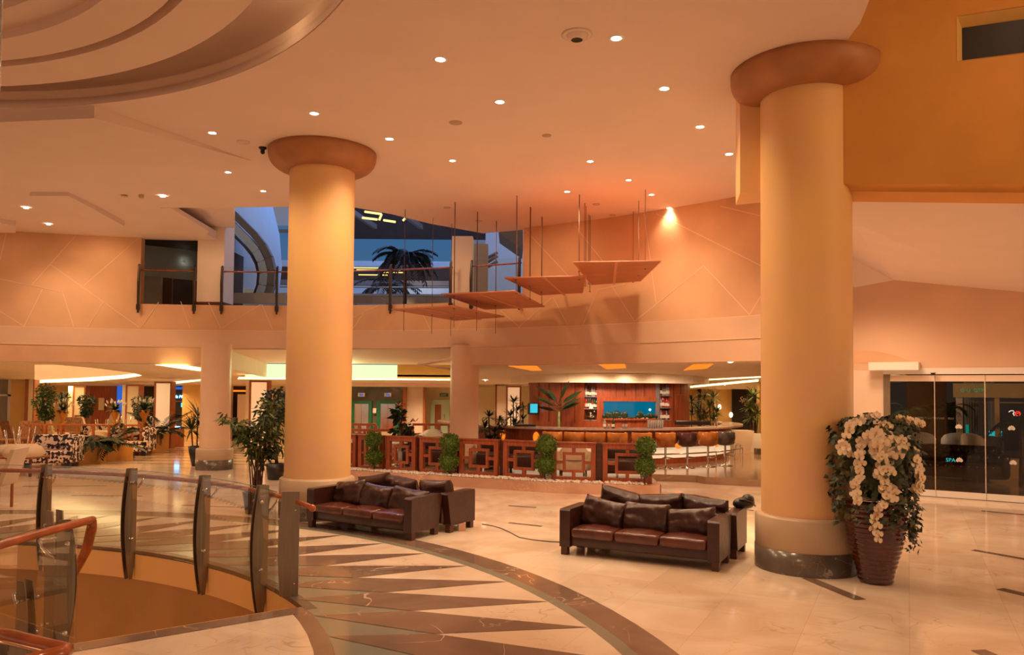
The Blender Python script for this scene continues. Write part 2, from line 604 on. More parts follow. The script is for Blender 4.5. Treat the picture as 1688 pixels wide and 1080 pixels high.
ring(fl, 8.5, 50, 0, 0)
ring(fl, 8.19, 8.5, 0, 1)
ring(fl, 8.07, 8.19, 0, 2)
ring(fl, 6.79, 8.07, 0, 0)
ring(fl, 5.97, 6.79, 0, 2)
ring(fl, 5.82, 5.97, 0, 1, -62, 31, 40)
for k in range(60):                                    # the ring of slanted brown kites
    t = 18.2 + 6 * k
    fl.poly([PT(8.07, t, 0.003), PT(6.79, t + 7.7, 0.003), PT(5.97, t + 9.7, 0.003), PT(6.79, t + 1.7, 0.003)], 1)
# landing inside the ring, reached by the stair
arcp = [PT(5.82, a, 0) for a in range(31, -61, -4)]
chord0, chord1 = Vector((-3.46, 6.02, 0)), Vector((-2.01, 7.10, 0))
fl.poly([chord0] + [chord1] + arcp + [Vector((-3.46, -1.0, 0))], 0)
ndir = Vector((chord1.y - chord0.y, -(chord1.x - chord0.x), 0)).normalized()
fl.poly([chord0 + Vector((0, 0, .003)), chord1 + Vector((0, 0, .003)), chord1 + ndir * .2 + Vector((0, 0, .003)), chord0 + ndir * .2 + Vector((0, 0, .003))], 1)


def strip(a, b, w, mi=1, z=0.003):
    a, b = Vector(a), Vector(b)
    d = (b - a)
    s_ = Vector((-d.y, d.x, 0)).normalized() * w / 2
    k = Vector((0, 0, z))
    fl.poly([a - s_ + k, b - s_ + k, b + s_ + k, a + s_ + k], mi)


for x0, y0, x1, y1, wd in [(1604, 907, 1700, 924, .10), (1618, 842.5, 1700, 850, .10), (1648, 971, 1720, 988, .13),
                           (1612, 1072, 1700, 1110, .13), (1330, 953, 1418, 989, .13), (839, 862, 893, 868, .08),
                           (838, 834, 884, 837, .08), (38, 802, 176, 801, .06), (118, 817, 234, 818, .06),
                           (300, 802, 420, 806, .06), (300, 833, 430, 838, .06), (1190, 836, 1242, 842, .08)]:
    strip(Zp(x0, y0), Zp(x1, y1), wd)
for k in range(14):                                    # cross bands in the rear passage
    y = 20.2 + 0.85 * k
    strip((-11.5 - .15 * k, y, 0), (-5.2, y + .1, 0), .10, 3)
struct('floor', fl, ['marble', 'brownm', 'greenm', 'tanm'])

# raised bar terrace
tr = MB()
tr.slab([(2.95, 15.3, 0), (3.05, 17.35, 0), (4.08, 17.15, 0), (4.2, 16.85, 0), (9.0, 14.9, 0), (9.2, 17.2, 0), (7.0, 27, 0), (-4.5, 27, 0), (-4.5, 19.6, 0), (-3.3, 17.6, 0), (0.5, 16.2, 0)], .15, 0)
struct('floor_bar_terrace', tr, ['tanm'])

# stair well: slab edge, lower wall, lower floor, landing edge
sw = MB()
sw.arc(5.965, 6.2, 30, 300, -.35, -.002, 90, 0)
sw.arc(5.955, 6.06, 30, 300, -.045, .002, 90, 1)
struct('wall_stairwell_fascia', sw, ['column', 'darkst'])
lw = MB()
lw.arc(6.02, 6.2, 0, 360, -3.6, -.35, 90, 0)
struct('wall_stairwell_lower', lw, ['wellwall'])
lf = MB()
lf.cyl((CX, CY), 6.2, -3.75, -3.6, 60)
struct('floor_lower_storey', lf, ['tanm'])
le = MB()
le.slab([chord0, chord1, chord1 - ndir * .02, chord0 - ndir * .02], -.35, 0)
le.slab([(-3.46, 6.02, 0), (-3.46, -1, 0), (-3.50, -1, 0), (-3.50, 6.02, 0)], -.35, 0)
struct('trim_landing_edge', le, ['ochre'])
st = MB()
for k in range(18):
    st.box(-3.5 - .28 * (k + 1), 3.4, -.18 * (k + 1) - .05, -3.5 - .28 * k, 6.0, -.18 * (k + 1), 0)
stair = st.build('staircase', ['tanm'])
tag(stair, 'stone stair going down from the landing into the round well', 'staircase')

# ------------------------------------------------------------------ CEILING
HC = 5.75
ARC_ = lambda a0, a1: [tuple(PT(15.75, a0 + (a1 - a0) * k / 8).xy) for k in range(9)]
outer = [(5.5, 14.6)] + ARC_(44, 66.5) + [ (-1.9, 17.5), (-2.6, 16.6), (-3.31, 15.98), (-4.6, 15.98), (-7.41, 16.19),
         (-7.56, 19.8)] + ARC_(96, 112) + [(-17, 17), (-24, 12), (-24, -8), (3.3, -8), (3.3, 5), (3.36, 7.2), (3.5, 7.75), (3.62, 9.0)]


def polyhit(th):
    d = Vector((cos(th), sin(th)))
    best = None
    for i in range(len(outer)):
        a = Vector(outer[i]) - Vector((CX, CY))
        b = Vector(outer[(i + 1) % len(outer)]) - Vector((CX, CY))
        e = b - a
        den = d.x * e.y - d.y * e.x
        if abs(den) < 1e-9:
            continue
        t = (a.x * e.y - a.y * e.x) / den
        u = (a.x * d.y - a.y * d.x) / den
        if t > 0 and -1e-6 <= u <= 1 + 1e-6 and (best is None or t > best):
            best = t
    return best


angs = sorted(set([round(radians(i * 3), 6) for i in range(-60, 60)] +
                  [round(atan2(y - CY, x - CX), 6) for x, y in outer]))
ce = MB()
RD = 6.27
for i in range(len(angs)):
    a = angs[i]
    b = angs[(i + 1) % len(angs)]
    if i == len(angs) - 1:
        b += 2 * pi
    ra, rb = polyhit(a), polyhit(b)
    f_ = lambda r, t, z=HC: Vector((CX + r * cos(t), CY + r * sin(t), z))
    ce.slab([f_(RD, a), f_(RD, b), f_(rb, b), f_(ra, a)], .22, 0)
struct('ceiling', ce, ['ceil'])
# coffer of the rotunda: stepped rings, slots and a shallow dome
dr = MB()
dr.lathe([(RD - .012, -.002), (RD - .012, .10), (6.45, .12), (6.45, .55), (5.2, .75)], 96, (CX, CY, HC), 0)
dr.lathe([(5.2, .75), (5.55, .30), (5.55, .0)], 96, (CX, CY, HC), 0, smooth=False)
dr.lathe([(5.55, 0), (5.02, 0), (5.02, .16)], 96, (CX, CY, HC), 0, smooth=False)
dr.lathe([(5.02, .16), (4.80, .22)], 96, (CX, CY, HC), 1, smooth=False)
dr.lathe([(4.80, .22), (4.80, .0), (4.35, 0), (4.35, .10), (4.05, .12), (4.05, .30), (3.0, .55), (1.5, .75), (.01, .8)], 96, (CX + .12, CY + .05, HC), 0, smooth=False)
struct('ceiling_rotunda', dr, ['ceil', 'ochre'])
# shallow dropped fields in the left part of the ceiling
cd = MB()
A_, B_, B2, C_ = Zp(-60, 204, 5.58), Zp(155, 195, 5.58), Zp(175, 199, 5.585), Zp(414, 265, 5.745)
D_, E_, G_ = Vector((-8.5, 16.0, 5.745)), Vector((-14, 15.0, 5.70)), Vector((-14, 11.2, 5.58))
cd.add([A_, B_, C_, D_, E_, G_], [(0, 1, 2), (0, 2, 3), (0, 3, 4), (0, 4, 5)], 0)
top = [Vector((p.x, p.y, 5.80)) for p in (A_, B_, C_, D_, E_, G_)]
low = [A_, B_, C_, D_, E_, G_]
for i in range(6):
    j = (i + 1) % 6
    cd.poly([low[i], low[j], top[j], top[i]], 0)
for pl in ([(50, 323), (113, 323), (205, 373), (197, 384), (158, 383), (120, 342), (60, 338)], [(-30, 232), (46, 250), (46, 276), (-30, 262)], [(-30, 362), (26, 373), (26, 384), (-30, 384)]):
    cd.slab([Zp(x, y, 5.635) for x, y in pl], .14, 0)
cd.slab([Zp(265, 343, 5.74), Zp(281, 343, 5.74), Zp(344, 381, 5.74), Zp(340, 388, 5.74)], .10, 0)
cd.slab([(-9.4, 15.4, 6.08), (-5.62, 15.4, 6.08), (-7.12, 19.75, 6.08), (-9.6, 19.75, 6.08)], .06, 0)
struct('ceiling_dropped_fields', cd, ['ceil'])

# ------------------------------------------------------------------ ARC WALL with the mezzanine opening
RW = 15.55
thL, thR = ang(Cp(232, 440)), ang(Cp(862, 440))
th1, th2 = ang(Cp(372, 585)), ang(Cp(757, 585))
ZM = 4.08
wl = MB()
wl.arc(RW, RW + .3, thL, 126, 2.58, HC, 24, 0)
wl.arc(RW, RW + .3, 38.0, thR, 2.58, HC, 24, 0)
wl.arc(RW, RW + .3, th1, thL, 2.58, ZM, 8, 0)
wl.arc(RW, RW + .3, th2, th1, 3.0, ZM, 24, 0)
wl.arc(RW, RW + .3, thR, th2, 2.58, ZM, 8, 0)
wl.arc(RW - .02, RW + .3, 38, 126, 3.0, 3.004, 60, 1)
# plain fascia band below the scored zone
wl.arc(RW - .006, RW, 38, 126, 3.012, 3.425, 60, 2)
wl.arc(RW - .006, RW, th1 + .05, 126, 2.581, 2.992, 30, 0)
wl.arc(RW - .006, RW, 38, th2 - .05, 2.581, 2.992, 30, 2)


def wline(x0, y0, x1, y1, wd=.0075, n=8):
    p0, p1 = Cp(x0, y0), Cp(x1, y1)
    a0, a1, z0, z1 = ang(p0), ang(p1), p0.z, p1.z
    L = max(.01, hypot(radians(a1 - a0) * RW, z1 - z0))
    ta, tz = radians(a1 - a0) * RW / L, (z1 - z0) / L
    da, dz = math.degrees(-tz * wd / RW), ta * wd
    for i in range(n):
        q = []
        for t in (i / n, (i + 1) / n):
            q.append((a0 + (a1 - a0) * t, z0 + (z1 - z0) * t))
        (aa, za), (ab, zb) = q
        wl.poly([PT(RW - .008, aa - da, za - dz), PT(RW - .008, ab - da, zb - dz), PT(RW - .008, ab + da, zb + dz), PT(RW - .008, aa + da, za + dz)], 1)


wl.arc(RW - .009, RW, 38, 126, 3.425, 3.438, 80, 1)
wl.arc(RW - .009, RW, 38, 126, 2.998, 3.012, 80, 1)
for q in [(0, 429, 10, 386), (0, 460, 103, 481), (127, 386, 52, 470), (83, 436, 230, 540), (230, 391, 138, 471), (70, 477, 40, 537),
          (0, 513, 40, 538), (103, 481, 122, 539), (171, 497, 145, 539), (262, 498, 232, 540), (298, 497, 313, 541), (344, 499, 364, 541),
          (430, 502, 366, 541), (432, 502, 449, 543), (600, 515, 582, 542), (625, 503, 579, 525), (690, 503, 710, 545), (825, 512, 856, 539),
          (855, 540, 910, 490), (865, 378, 937, 455), (947, 371, 994, 431), (912, 490, 936, 536), (961, 536, 985, 478), (985, 478, 1030, 468),
          (1008, 470, 1046, 530), (1046, 530, 1160, 438), (1160, 438, 1236, 519), (1236, 519, 1258, 482), (1061, 345, 1082, 500),
          (1082, 352, 1258, 440), (1188, 340, 1258, 357), (753, 545, 770, 510)]:
    wline(*q)
struct('wall_curved', wl, ['wall', 'line', 'fascia'])
# vertical edges of the opening and end of the arc
M_ceil2 = MB()
M_ceil2.slab([Vector((CX, CY, 0)) * 0 + PT(RW + .3, 38, 2.58), PT(RW, 38, 2.58), PT(RW, 38, HC), PT(RW + .3, 38, HC)], (.4, .3, 0), 0)
struct('wall_arc_end', M_ceil2, ['wall'])

# mezzanine floor slab, seen from below and above
mz = MB()
mz.arc(RW + .02, 24, th2, th1, ZM - .12, ZM - .02, 24, 0)
mz.arc(RW + .02, 19, 52, th2, ZM - .12, ZM - .02, 12, 0)
mz.arc(RW + .02, 22, th1, 126, ZM - .12, ZM - .02, 12, 0)
struct('floor_mezzanine', mz, ['tanm'])

# ------------------------------------------------------------------ ceilings below the mezzanine
rc = MB()


def rear(pts, off=0.0, th=.06, mb=None, mi=0):
    (mb or rc).slab([Vector((x, y, Rz(y) - off)) for x, y in pts], th, mi)


xl, xr = PT(RW, th1).x, PT(RW, th2).x
yl, yr = PT(RW, th1).y, PT(RW, th2).y


def arcxy(r, a0, a1, n=10):
    return [tuple(PT(r, a0 + (a1 - a0) * i / n).xy) for i in range(n + 1)]


rear(arcxy(RW + .02, 126, th1) + [(xl, 23.5), (-26, 23.5)])
rear([(-26, 23.5), (xl, 23.5), (xl, 33), (-26, 33)])
rear(arcxy(RW + .02, th2, 38) + [(12.0, 23), (xr, 23.5)])
rear([(xr, 23.2), (12.0, 23), (12.0, 33), (xr, 33)])
rear([(xl, 23), (xr, 23), (xr, 33), (xl, 33)], .02)
struct('ceiling_rear', rc, ['litcream'])
bay = MB()
pts = arcxy(RW + .02, th1, th2)
bay.slab([Vector((x, y, 3.0 - .07 * (y - 19))) for x, y in pts] + [Vector((xr, 23, 2.72)), Vector((xl, 23, 2.72))], .05, 0)
bay.slab([(xl, yl, 2.5), (xl, 23, 2.3), (xl, 23, 2.8), (xl, yl, 3.05)], (-.05, 0, 0), 1)
bay.slab([(xr, yr, 2.5), (xr, 23, 2.3), (xr, 23, 2.8), (xr, yr, 3.05)], (.05, 0, 0), 1)
xg0, xg1 = Yp(405, 610, 23).x, Yp(655, 610, 23).x
bay.slab([(xg1, 23, 2.28), (xr, 23, 2.30), (xr, 23, 2.72), (xg1, 23, 2.72)], (0, .05, 0), 2)
bay.slab([(xl, 23, 2.28), (xg0, 23, 2.30), (xg0, 23, 2.72), (xl, 23, 2.72)], (0, .05, 0), 1)
struct('ceiling_bay', bay, ['pale', 'litcream', 'amber'])

# ------------------------------------------------------------------ COLUMNS
def column(x, y, r, label, h=HC, cap=True, scale=1.0, base=True, mats=('column', 'capital', 'plinth', 'darkst'), top=5.42, rc_=.84, ph=.62, kerb=.25, rp=1.14):
    t = thing('round_column', label, 'column', (x, y, 0))
    b = MB()
    b.lathe([(r, ph - .02), (r, (h if not cap else top + .02))], 48)
    b.build('shaft', [mats[0]], t)
    if cap:
        c = MB()
        pr_ = [(r + .005, top - .0)]
        for k in range(1, 9):
            a = k / 8 * pi / 2
            pr_.append((r + (rc_ - r) * sin(a), top + (h - .07 - top) * (1 - cos(a))))
        pr_ += [(rc_, h - .003), (r, h - .003)]
        c.lathe(pr_, 56)
        c.build('capital', [mats[1]], t)
    if base:
        p = MB()
        p.lathe([(r * rp - .01, kerb - .01), (r * rp, kerb), (r * rp, ph - .03), (r * rp - .02, ph - .012), (r + .015, ph), (r - .01, ph)], 48)
        p.build('plinth', [mats[2]], t)
        k = MB()
        k.lathe([(r * rp + .005, 0), (r * rp + .005, kerb), (r * .8, kerb)], 48)
        k.build('plinth_kerb', [mats[3]], t)
    return t


column(-3.04, 12.25, .508, 'tall ochre round column behind the left leather sofas, with flared brown capital')
column(3.40, 8.97, .50, 'thick yellow round column beside the orchid vase, joined to the orange beam')
M['paleco'] = mat('pale_column_plaster', (0.84, 0.58, 0.40), 0.35, var=0.05)
pl1 = Zp(346, 776)
column(pl1.x - .05, pl1.y + .4, .355, 'pale round pillar under the left end of the mezzanine', h=3.05, cap=False, mats=('paleco', 'capital', 'plinth', 'darkst'), ph=.52, kerb=.24, rp=1.22)
column(-1.14, 18.75, .345, 'pale round pillar rising behind the lattice screens', h=3.05, cap=False, mats=('paleco', 'capital', 'plinth', 'darkst'), ph=.5, rp=1.18)

# ------------------------------------------------------------------ ORANGE BEAM beside the right column
bm = MB()
P0 = Vector((3.62, 8.56, 0))
U = Vector((1, -.40, 0)).normalized()
Nb = Vector((.40, 1, 0)).normalized()


def beamhit(px, py):
    d = ray(px, py)
    n = Nb
    t = (P0 - Vector((0, 0, EYE))).dot(n) / d.dot(n)
    return Vector((0, 0, EYE)) + d * t


a0 = P0 - U * .45
L_ = 6.0
zb0, zb1 = beamhit(1379, 303).z, beamhit(1688, 304).z
slope = (zb1 - zb0) / ((beamhit(1688, 304) - beamhit(1379, 303)).xy.length)
end = P0 + U * L_
q0, q1 = beamhit(1590, 99), beamhit(1590, 38)
wy0, wy1 = (q0 - P0).xy.length, 5.0
zw0, zw1 = q0.z, q1.z


def onb(s_, z, off=0.0):
    p = P0 + U * s_ + Nb * off
    return Vector((p.x, p.y, z))


zbl = zb0
bot = lambda s_: zbl + slope * s_
bm.poly([onb(-.5, bot(-.5)), onb(wy0 - .06, bot(wy0)), onb(wy0 - .06, 7.6), onb(-.5, 7.6)])
bm.poly([onb(wy0 - .06, bot(wy0)), onb(L_, bot(L_)), onb(L_, zw0 - .0), onb(wy0 - .06, zw0 - .0)])
bm.poly([onb(wy0 - .06, zw1 + .08), onb(L_, zw1 + .08), onb(L_, 7.6), onb(wy0 - .06, 7.6)])
# rounded soffit
prev = None
for k in range(7):
    a = k / 6 * pi / 2
    off, dz = .12 * sin(a) * 1.0 + .0, -.06 * (1 - cos(a))
    cur = (off, dz)
    if prev:
        bm.add([onb(-.5, bot(-.5) + prev[1], prev[0]), onb(L_, bot(L_) + prev[1], prev[0]), onb(L_, bot(L_) + dz, off), onb(-.5, bot(-.5) + dz, off)], [(0, 1, 2, 3)], 0, True)
    prev = cur
bm.poly([onb(-.5, bot(-.5) - .06, .12), onb(L_, bot(L_) - .06, .12), onb(L_, bot(L_) - .06, .62), onb(-.5, bot(-.5) - .06, .62)])
bm.poly([onb(-.5, bot(-.5) - .06, .62), onb(L_, bot(L_) - .06, .62), onb(L_, 7.6, .62), onb(-.5, 7.6, .62)])
struct('wall_beam', bm, ['ochre'])
bl = MB()
e0 = Yp(1218, 320, 9.35)
bl.slab([(e0.x, 9.30, e0.z), (3.25, 9.10, e0.z), (3.25, 9.7, e0.z), (e0.x + .12, 9.9, e0.z)], HC - e0.z, 0)
struct('wall_beam_stub', bl, ['column'])
wn = MB()
wn.poly([onb(wy0, zw0, .12), onb(L_, zw0, .12), onb(L_, zw1, .12), onb(wy0, zw1, .12)], 0)
wo = struct('window_1', wn, ['black'])
wf = MB()
wf.slab([onb(wy0 - .06, zw0), onb(L_, zw0), onb(L_, zw0, .13), onb(wy0 - .06, zw0, .13)], -.01)
wf.slab([onb(wy0 - .06, zw0), onb(wy0, zw0, .13), onb(wy0, zw1, .13), onb(wy0 - .06, zw1 + .08)], (-.01, 0, 0))
wf.slab([onb(wy0 - .06, zw1 + .08), onb(L_, zw1 + .08), onb(L_, zw1, .13), onb(wy0, zw1, .13)], .01)
tag(wf.build('window_frame', ['amber'], wo))
# high ceiling above the beam
hc = MB()
hc.slab([(3.3, -8, 7.2), (3.3, 9, 7.2), (16, 9, 7.2), (16, -8, 7.2)], .1)
hc.slab([(3.3, -8, HC + .2), (3.3, 7.75, HC + .2), (3.3, 7.75, 7.2), (3.3, -8, 7.2)], (-.05, 0, 0))
struct('ceiling_high', hc, ['ceil'])

# ------------------------------------------------------------------ RIGHT: sloping ceiling, wall above the glass doors
D1, D2 = Vector((7.65, 15.42, 0)), Vector((9.40, 14.30, 0))
DU = (D2 - D1).normalized()
DN = Vector((-DU.y, DU.x, 0))          # away from the camera


def dw(px, py, off=0.0):
    d = ray(px, py)
    o = Vector((0, 0, EYE))
    t = (D1 + DN * off - o).dot(DN) / d.dot(DN)
    return o + d * t


def onD(s_, z, off=0.0):
    p = D1 + DU * s_ + DN * off
    return Vector((p.x, p.y, z))


rs = MB()
A = dw(1474, 462)
B = dw(1700, 483)
W_ = dw(1408, 474)
Af = Zp(1402, 366, A.z + .03)
pn = (B - A).cross(Af - A)


def rz_at(x, y):
    return A.z - (pn.x * (x - A.x) + pn.y * (y - A.y)) / pn.z


def rpt(x, y):
    return Vector((x, y, rz_at(x, y)))


B2_ = B + (B - A) * 1.4
N1, N2 = rpt(*onb(.2, 0, .6).xy), rpt(*onb(6.5, 0, .6).xy)
N1.z = max(N1.z, bot(.2) + .02)
N2.z = max(N2.z, bot(6.5) + .25)
rs.add([A, B, B2_, N2, N1, Af], [(0, 1, 5), (1, 4, 5), (1, 3, 4), (1, 2, 3)], 0)
C0 = Vector((4.75, 15.5, HC))
C1 = Vector((3.7, 9.25, HC))
rs.add([C0, W_, A, Af, N1, C1], [(0, 1, 2), (0, 2, 3), (0, 3, 4), (0, 4, 5)], 1)
struct('ceiling_right_slope', rs, ['ceil', 'ceil'])
rw = MB()
zT = 2.45
sA = (A - D1).dot(DU)
sB = (B - D1).dot(DU)
pS = (dw(1457, 700) - D1).dot(DU)
sW = (W_ - D1).dot(DU)
sL = (dw(1290, 500) - D1).dot(DU)
rw.slab([onD(sL, zT), onD(8, zT), onD(8, B.z - .4), onD(sB, B.z), onD(sA, A.z), onD(sW, W_.z), onD(sL, W_.z + .9)], tuple(DN * .25), 0)
rw.slab([onD(sL, 0), onD(pS, 0), onD(pS, zT), onD(sL, zT)], tuple(DN * .25), 1)
struct('wall_right', rw, ['fascia', 'pale'])
nb = MB()
s0, s1 = (dw(1436, 600) - D1).dot(DU), (dw(1517, 600) - D1).dot(DU)
zb_, zt_ = dw(1480, 611).z, dw(1480, 598).z
nb.slab([onD(s0, zb_, -.35), onD(s1, zb_, -.35), onD(s1, zb_, 0), onD(s0, zb_, 0)], zt_ - zb_, 0)
n2 = []
struct('trim_1', nb, ['white'])
nc = MB()
for k in range(10):
    t0, t1 = k / 10, (k + 1) / 10
    h0, h1 = .24 * cos(max(0, t0 - .35) / .65 * pi / 2), .24 * cos(max(0, t1 - .35) / .65 * pi / 2)
    sa, sb = s0 - .5 + (s1 - s0 + .4) * t0, s0 - .5 + (s1 - s0 + .4) * t1
    nc.slab([onD(sa, zt_, -.006), onD(sb, zt_, -.006), onD(sb, zt_ + h1, -.006), onD(sa, zt_ + h0, -.006)], tuple(DN * .005))
struct('trim_2', nc, ['wall'])

# glass doors
dt = dw(1541, 617).z
db = 0.0
hd = MB()
hd.slab([onD(pS, dt, -.05), onD(8, dt, -.05), onD(8, dt, .1), onD(pS, dt, .1)], .12, 0)
struct('trim_3', hd, ['white'])
gt = MB()
gt.slab([onD(pS, 0, -.03), onD(pS + .12, 0, -.03), onD(pS + .12, dt, -.03), onD(pS, dt, -.03)], tuple(DN * .1), 0)
struct('trim_4', gt, ['steel'])
edges = [(dw(px, 700) - D1).dot(DU) for px in (1466, 1542, 1625)] + [(dw(1710, 700) - D1).dot(DU), (dw(1800, 700) - D1).dot(DU)]
for i in range(4):
    a, b = edges[i] + .004, edges[i + 1] - .004
    lab = ['frameless glass door leaf partly behind the orchid vase', 'frameless glass door leaf between the two visible leaf joints, armchairs seen through it',
           'frameless glass door leaf at the right edge of the photo, red neon seen through it', 'glass door leaf'][i]
    m_ = MB()
    m_.slab([onD(a, .14), onD(b, .14), onD(b, dt - .14), onD(a, dt - .14)], tuple(DN * .012), 0)
    d = m_.build('door_%d' % (i + 1), ['dglass'])
    tag(d, kind='structure')
    r_ = MB()
    r_.slab([onD(a, .01, -.012), onD(b, .01, -.012), onD(b, .13, -.012), onD(a, .13, -.012)], tuple(DN * .035), 0)
    r_.build('bottom_rail', ['white'], d)
    r_ = MB()
    r_.slab([onD(a, dt - .14, -.012), onD(b, dt - .14, -.012), onD(b, dt - .02, -.012), onD(a, dt - .02, -.012)], tuple(DN * .035), 0)
    r_.build('top_rail', ['pale'], d)
    r_ = MB()
    r_.slab([onD(b - .012, .14, -.004), onD(b, .14, -.004), onD(b, dt - .14, -.004), onD(b - .012, dt - .14, -.004)], tuple(DN * .02), 0)
    r_.build('glass_edge', ['pale'], d)
    for zz, px0 in ((1.68, 0), (1.08, 0)):           # white lotus marks on the glass
        if i in (1, 2):
            lm = MB()
            cxs = (dw((1581 if i == 1 else 1668) if zz > 1.5 else (1581.5 if i == 1 else 1670), 750) - D1).dot(DU)
            zc = dw(1581, 706).z if zz > 1.5 else dw(1581, 761).z
            for k in range(-3, 4):
                t = radians(90 + k * 24)
                c_, s_ = cos(t), sin(t)
                L = .085 - .006 * abs(k)
                w_ = .022
                lm.poly([onD(cxs, zc, -.006), onD(cxs + c_ * L * .5 - s_ * w_, zc + s_ * L * .5 + c_ * w_, -.006), onD(cxs + c_ * L, zc + s_ * L, -.006), onD(cxs + c_ * L * .5 + s_ * w_, zc + s_ * L * .5 - c_ * w_, -.006)])
            lm.build('lotus_mark', ['white'], d)


def text(name, body, loc, size, m_, rz=0.0, parent=None, shear=0.0, extrude=.004):
    cu = bpy.data.curves.new(name, 'FONT')
    cu.body = body
    cu.size = size
    cu.extrude = extrude
    cu.shear = shear
    cu.align_x = 'LEFT'
    cu.resolution_u = 3
    tmp = bpy.data.objects.new('tmp', cu)
    COL.objects.link(tmp)
    dg = bpy.context.evaluated_depsgraph_get()
    me = bpy.data.meshes.new_from_object(tmp.evaluated_get(dg))
    bpy.data.objects.remove(tmp)
    me.materials.clear()
    me.materials.append(M[m_])
    o = bpy.data.objects.new(name, me)
    COL.objects.link(o)
    o.rotation_euler = (pi / 2, 0, rz)
    o.location = loc
    if parent is not None:
        o.parent = parent
    return o


DRZ = atan2(DU.y, DU.x)

# ------------------------------------------------------------------ room behind the glass doors
xb = MB()
xb.slab([onD(sL, .004, .02), onD(9, .004, .02), onD(12, .004, 12), onD(sL, .004, 12)], -.003, 0)
struct('floor_lounge', xb, ['tanm'])
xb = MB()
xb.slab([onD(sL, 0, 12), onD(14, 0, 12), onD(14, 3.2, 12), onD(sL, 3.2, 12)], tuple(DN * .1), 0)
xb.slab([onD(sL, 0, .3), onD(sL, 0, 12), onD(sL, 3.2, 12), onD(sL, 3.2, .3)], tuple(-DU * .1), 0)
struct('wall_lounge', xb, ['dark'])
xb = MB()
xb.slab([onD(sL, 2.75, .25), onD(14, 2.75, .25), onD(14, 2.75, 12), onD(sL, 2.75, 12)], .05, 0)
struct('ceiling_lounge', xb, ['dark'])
light('POINT', 'added_lounge_lamp', onD(sL + .6, 2.4, 6.0), 160, (1, .75, .55), .2)  # both lounge lamps are added out of view to brighten the room
light('POINT', 'added_lounge_lamp', onD(5.2, 2.4, 2.6), 190, (1, .62, .4), .3)


def lp(px, py, off):
    return dw(px, py, off)


def armchair(loc, rz, label, m_='white', w=.78, h=.95, cat='armchair', name='lounge_armchair', group=None):
    t = thing(name, label, cat, loc, rz, group)
    b = MB()
    b.box(-w / 2, -.35, .12, w / 2, .35, .40, bev=.04)
    b.build('seat', [m_], t)
    b = MB()
    n = 10
    vs, fs = [], []
    for j, (yy, th) in enumerate(((.25, 0), (.40, 0))):
        for i in range(n + 1):
            u = -1 + 2 * i / n
            zt = h - .10 * u * u - (.06 if abs(u) > .95 else 0)
            vs += [(u * w / 2, yy - .12 * u * u, .38), (u * w / 2, yy - .12 * u * u + .03, zt)]
    k = 2 * (n + 1)
    for i in range(n):
        a = 2 * i
        fs += [(a, a + 2, a + 3, a + 1), (k + a, k + a + 1, k + a + 3, k + a + 2), (a + 1, a + 3, k + a + 3, k + a + 1)]
    fs += [(0, 1, k + 1, k), (2 * n, k + 2 * n, k + 2 * n + 1, 2 * n + 1)]
    b.add(vs, fs, 0, True)
    b.build('backrest', [m_], t)
    for s_ in (-1, 1):
        b = MB()
        b.box(s_ * w / 2 - .07, -.34, .12, s_ * w / 2 + .07, .30, .60, bev=.05)
        b.build('armrest', [m_], t)
    for sx in (-1, 1):
        for sy in (-1, 1):
            b = MB()
            b.box(sx * (w / 2 - .06) - .02, sy * .28 - .02, 0, sx * (w / 2 - .06) + .02, sy * .28 + .02, .13)
            b.build('leg', ['darkwood'], t)
    return t


def lfloor(px, off):
    p = dw(px, 760, off)
    return Vector((p.x, p.y, 0))


a1 = armchair(lfloor(1581, 5.6), DRZ + pi, 'white armchair with a wide arched back, facing away behind the glass doors', 'white', .76, 1.02)
armchair(lfloor(1520, 5.4), DRZ + pi, 'brightly lit white armchair seen just right of the orchid vase', 'white', .66, 1.02)
armchair(lfloor(1618, 5.0), DRZ + pi - .8, 'cream wing armchair turned sideways behind the middle door joint', 'cream', .6, 1.04)
armchair(lfloor(1652, 5.6), DRZ + .9, 'dark fabric armchair with a coat-like throw, right of the cream wing armchair', 'greyleather', .55, .95)
# tufted sofa
cf0, cf1 = lfloor(1508, 3.6), lfloor(1655, 3.6)
Lc = (cf1 - cf0).length
t = thing('tufted_sofa', 'long dark tufted sofa behind the glass doors, below the white armchairs', 'sofa', (cf0 + cf1) / 2, DRZ)
b = MB()
b.box(-Lc / 2, -.45, .10, Lc / 2, .40, .42, bev=.04)
b.build('seat', ['darkwood'], t)
b = MB()
b.box(-Lc / 2, -.02 + .25, .35, Lc / 2, .45, .80, bev=.1)
for i in range(9):
    for j in range(2):
        b.ball((-Lc / 2 + .2 + (Lc - .4) * i / 8 + (j * .12), .22, .52 + .16 * j), (.10, .06, .08), 8, 6)
b.build('backrest', ['leather'], t)
for s_ in (-1, 1):
    b = MB()
    b.box(s_ * Lc / 2 - .12, -.46, .1, s_ * Lc / 2 + .12, .44, .66, bev=.1)
    b.build('armrest', ['leather'], t)
b = MB()
for i in range(10):
    b.ball((-Lc / 2 + .2 + (Lc - .4) * i / 9, -.455, .36), .014, 6, 4)
b.build('stud_trim', ['pale'], t)
# curtains, posts and lit shapes in the lounge
def lbox(name, px0, py0, px1, py1, off, m_, dep=.08, label=None, cat=None, kind=None):
    a, b_ = dw(px0, (py0 + py1) / 2, off), dw(px1, (py0 + py1) / 2, off)
    z1, z0 = dw(px0, py0, off).z, dw(px0, py1, off).z
    mb = MB()
    mb.slab([(a.x, a.y, z0), (b_.x, b_.y, z0), (b_.x, b_.y, z1), (a.x, a.y, z1)], tuple(DN * dep), 0)
    o = mb.build(name, [m_])
    return tag(o, label, cat, None, kind)


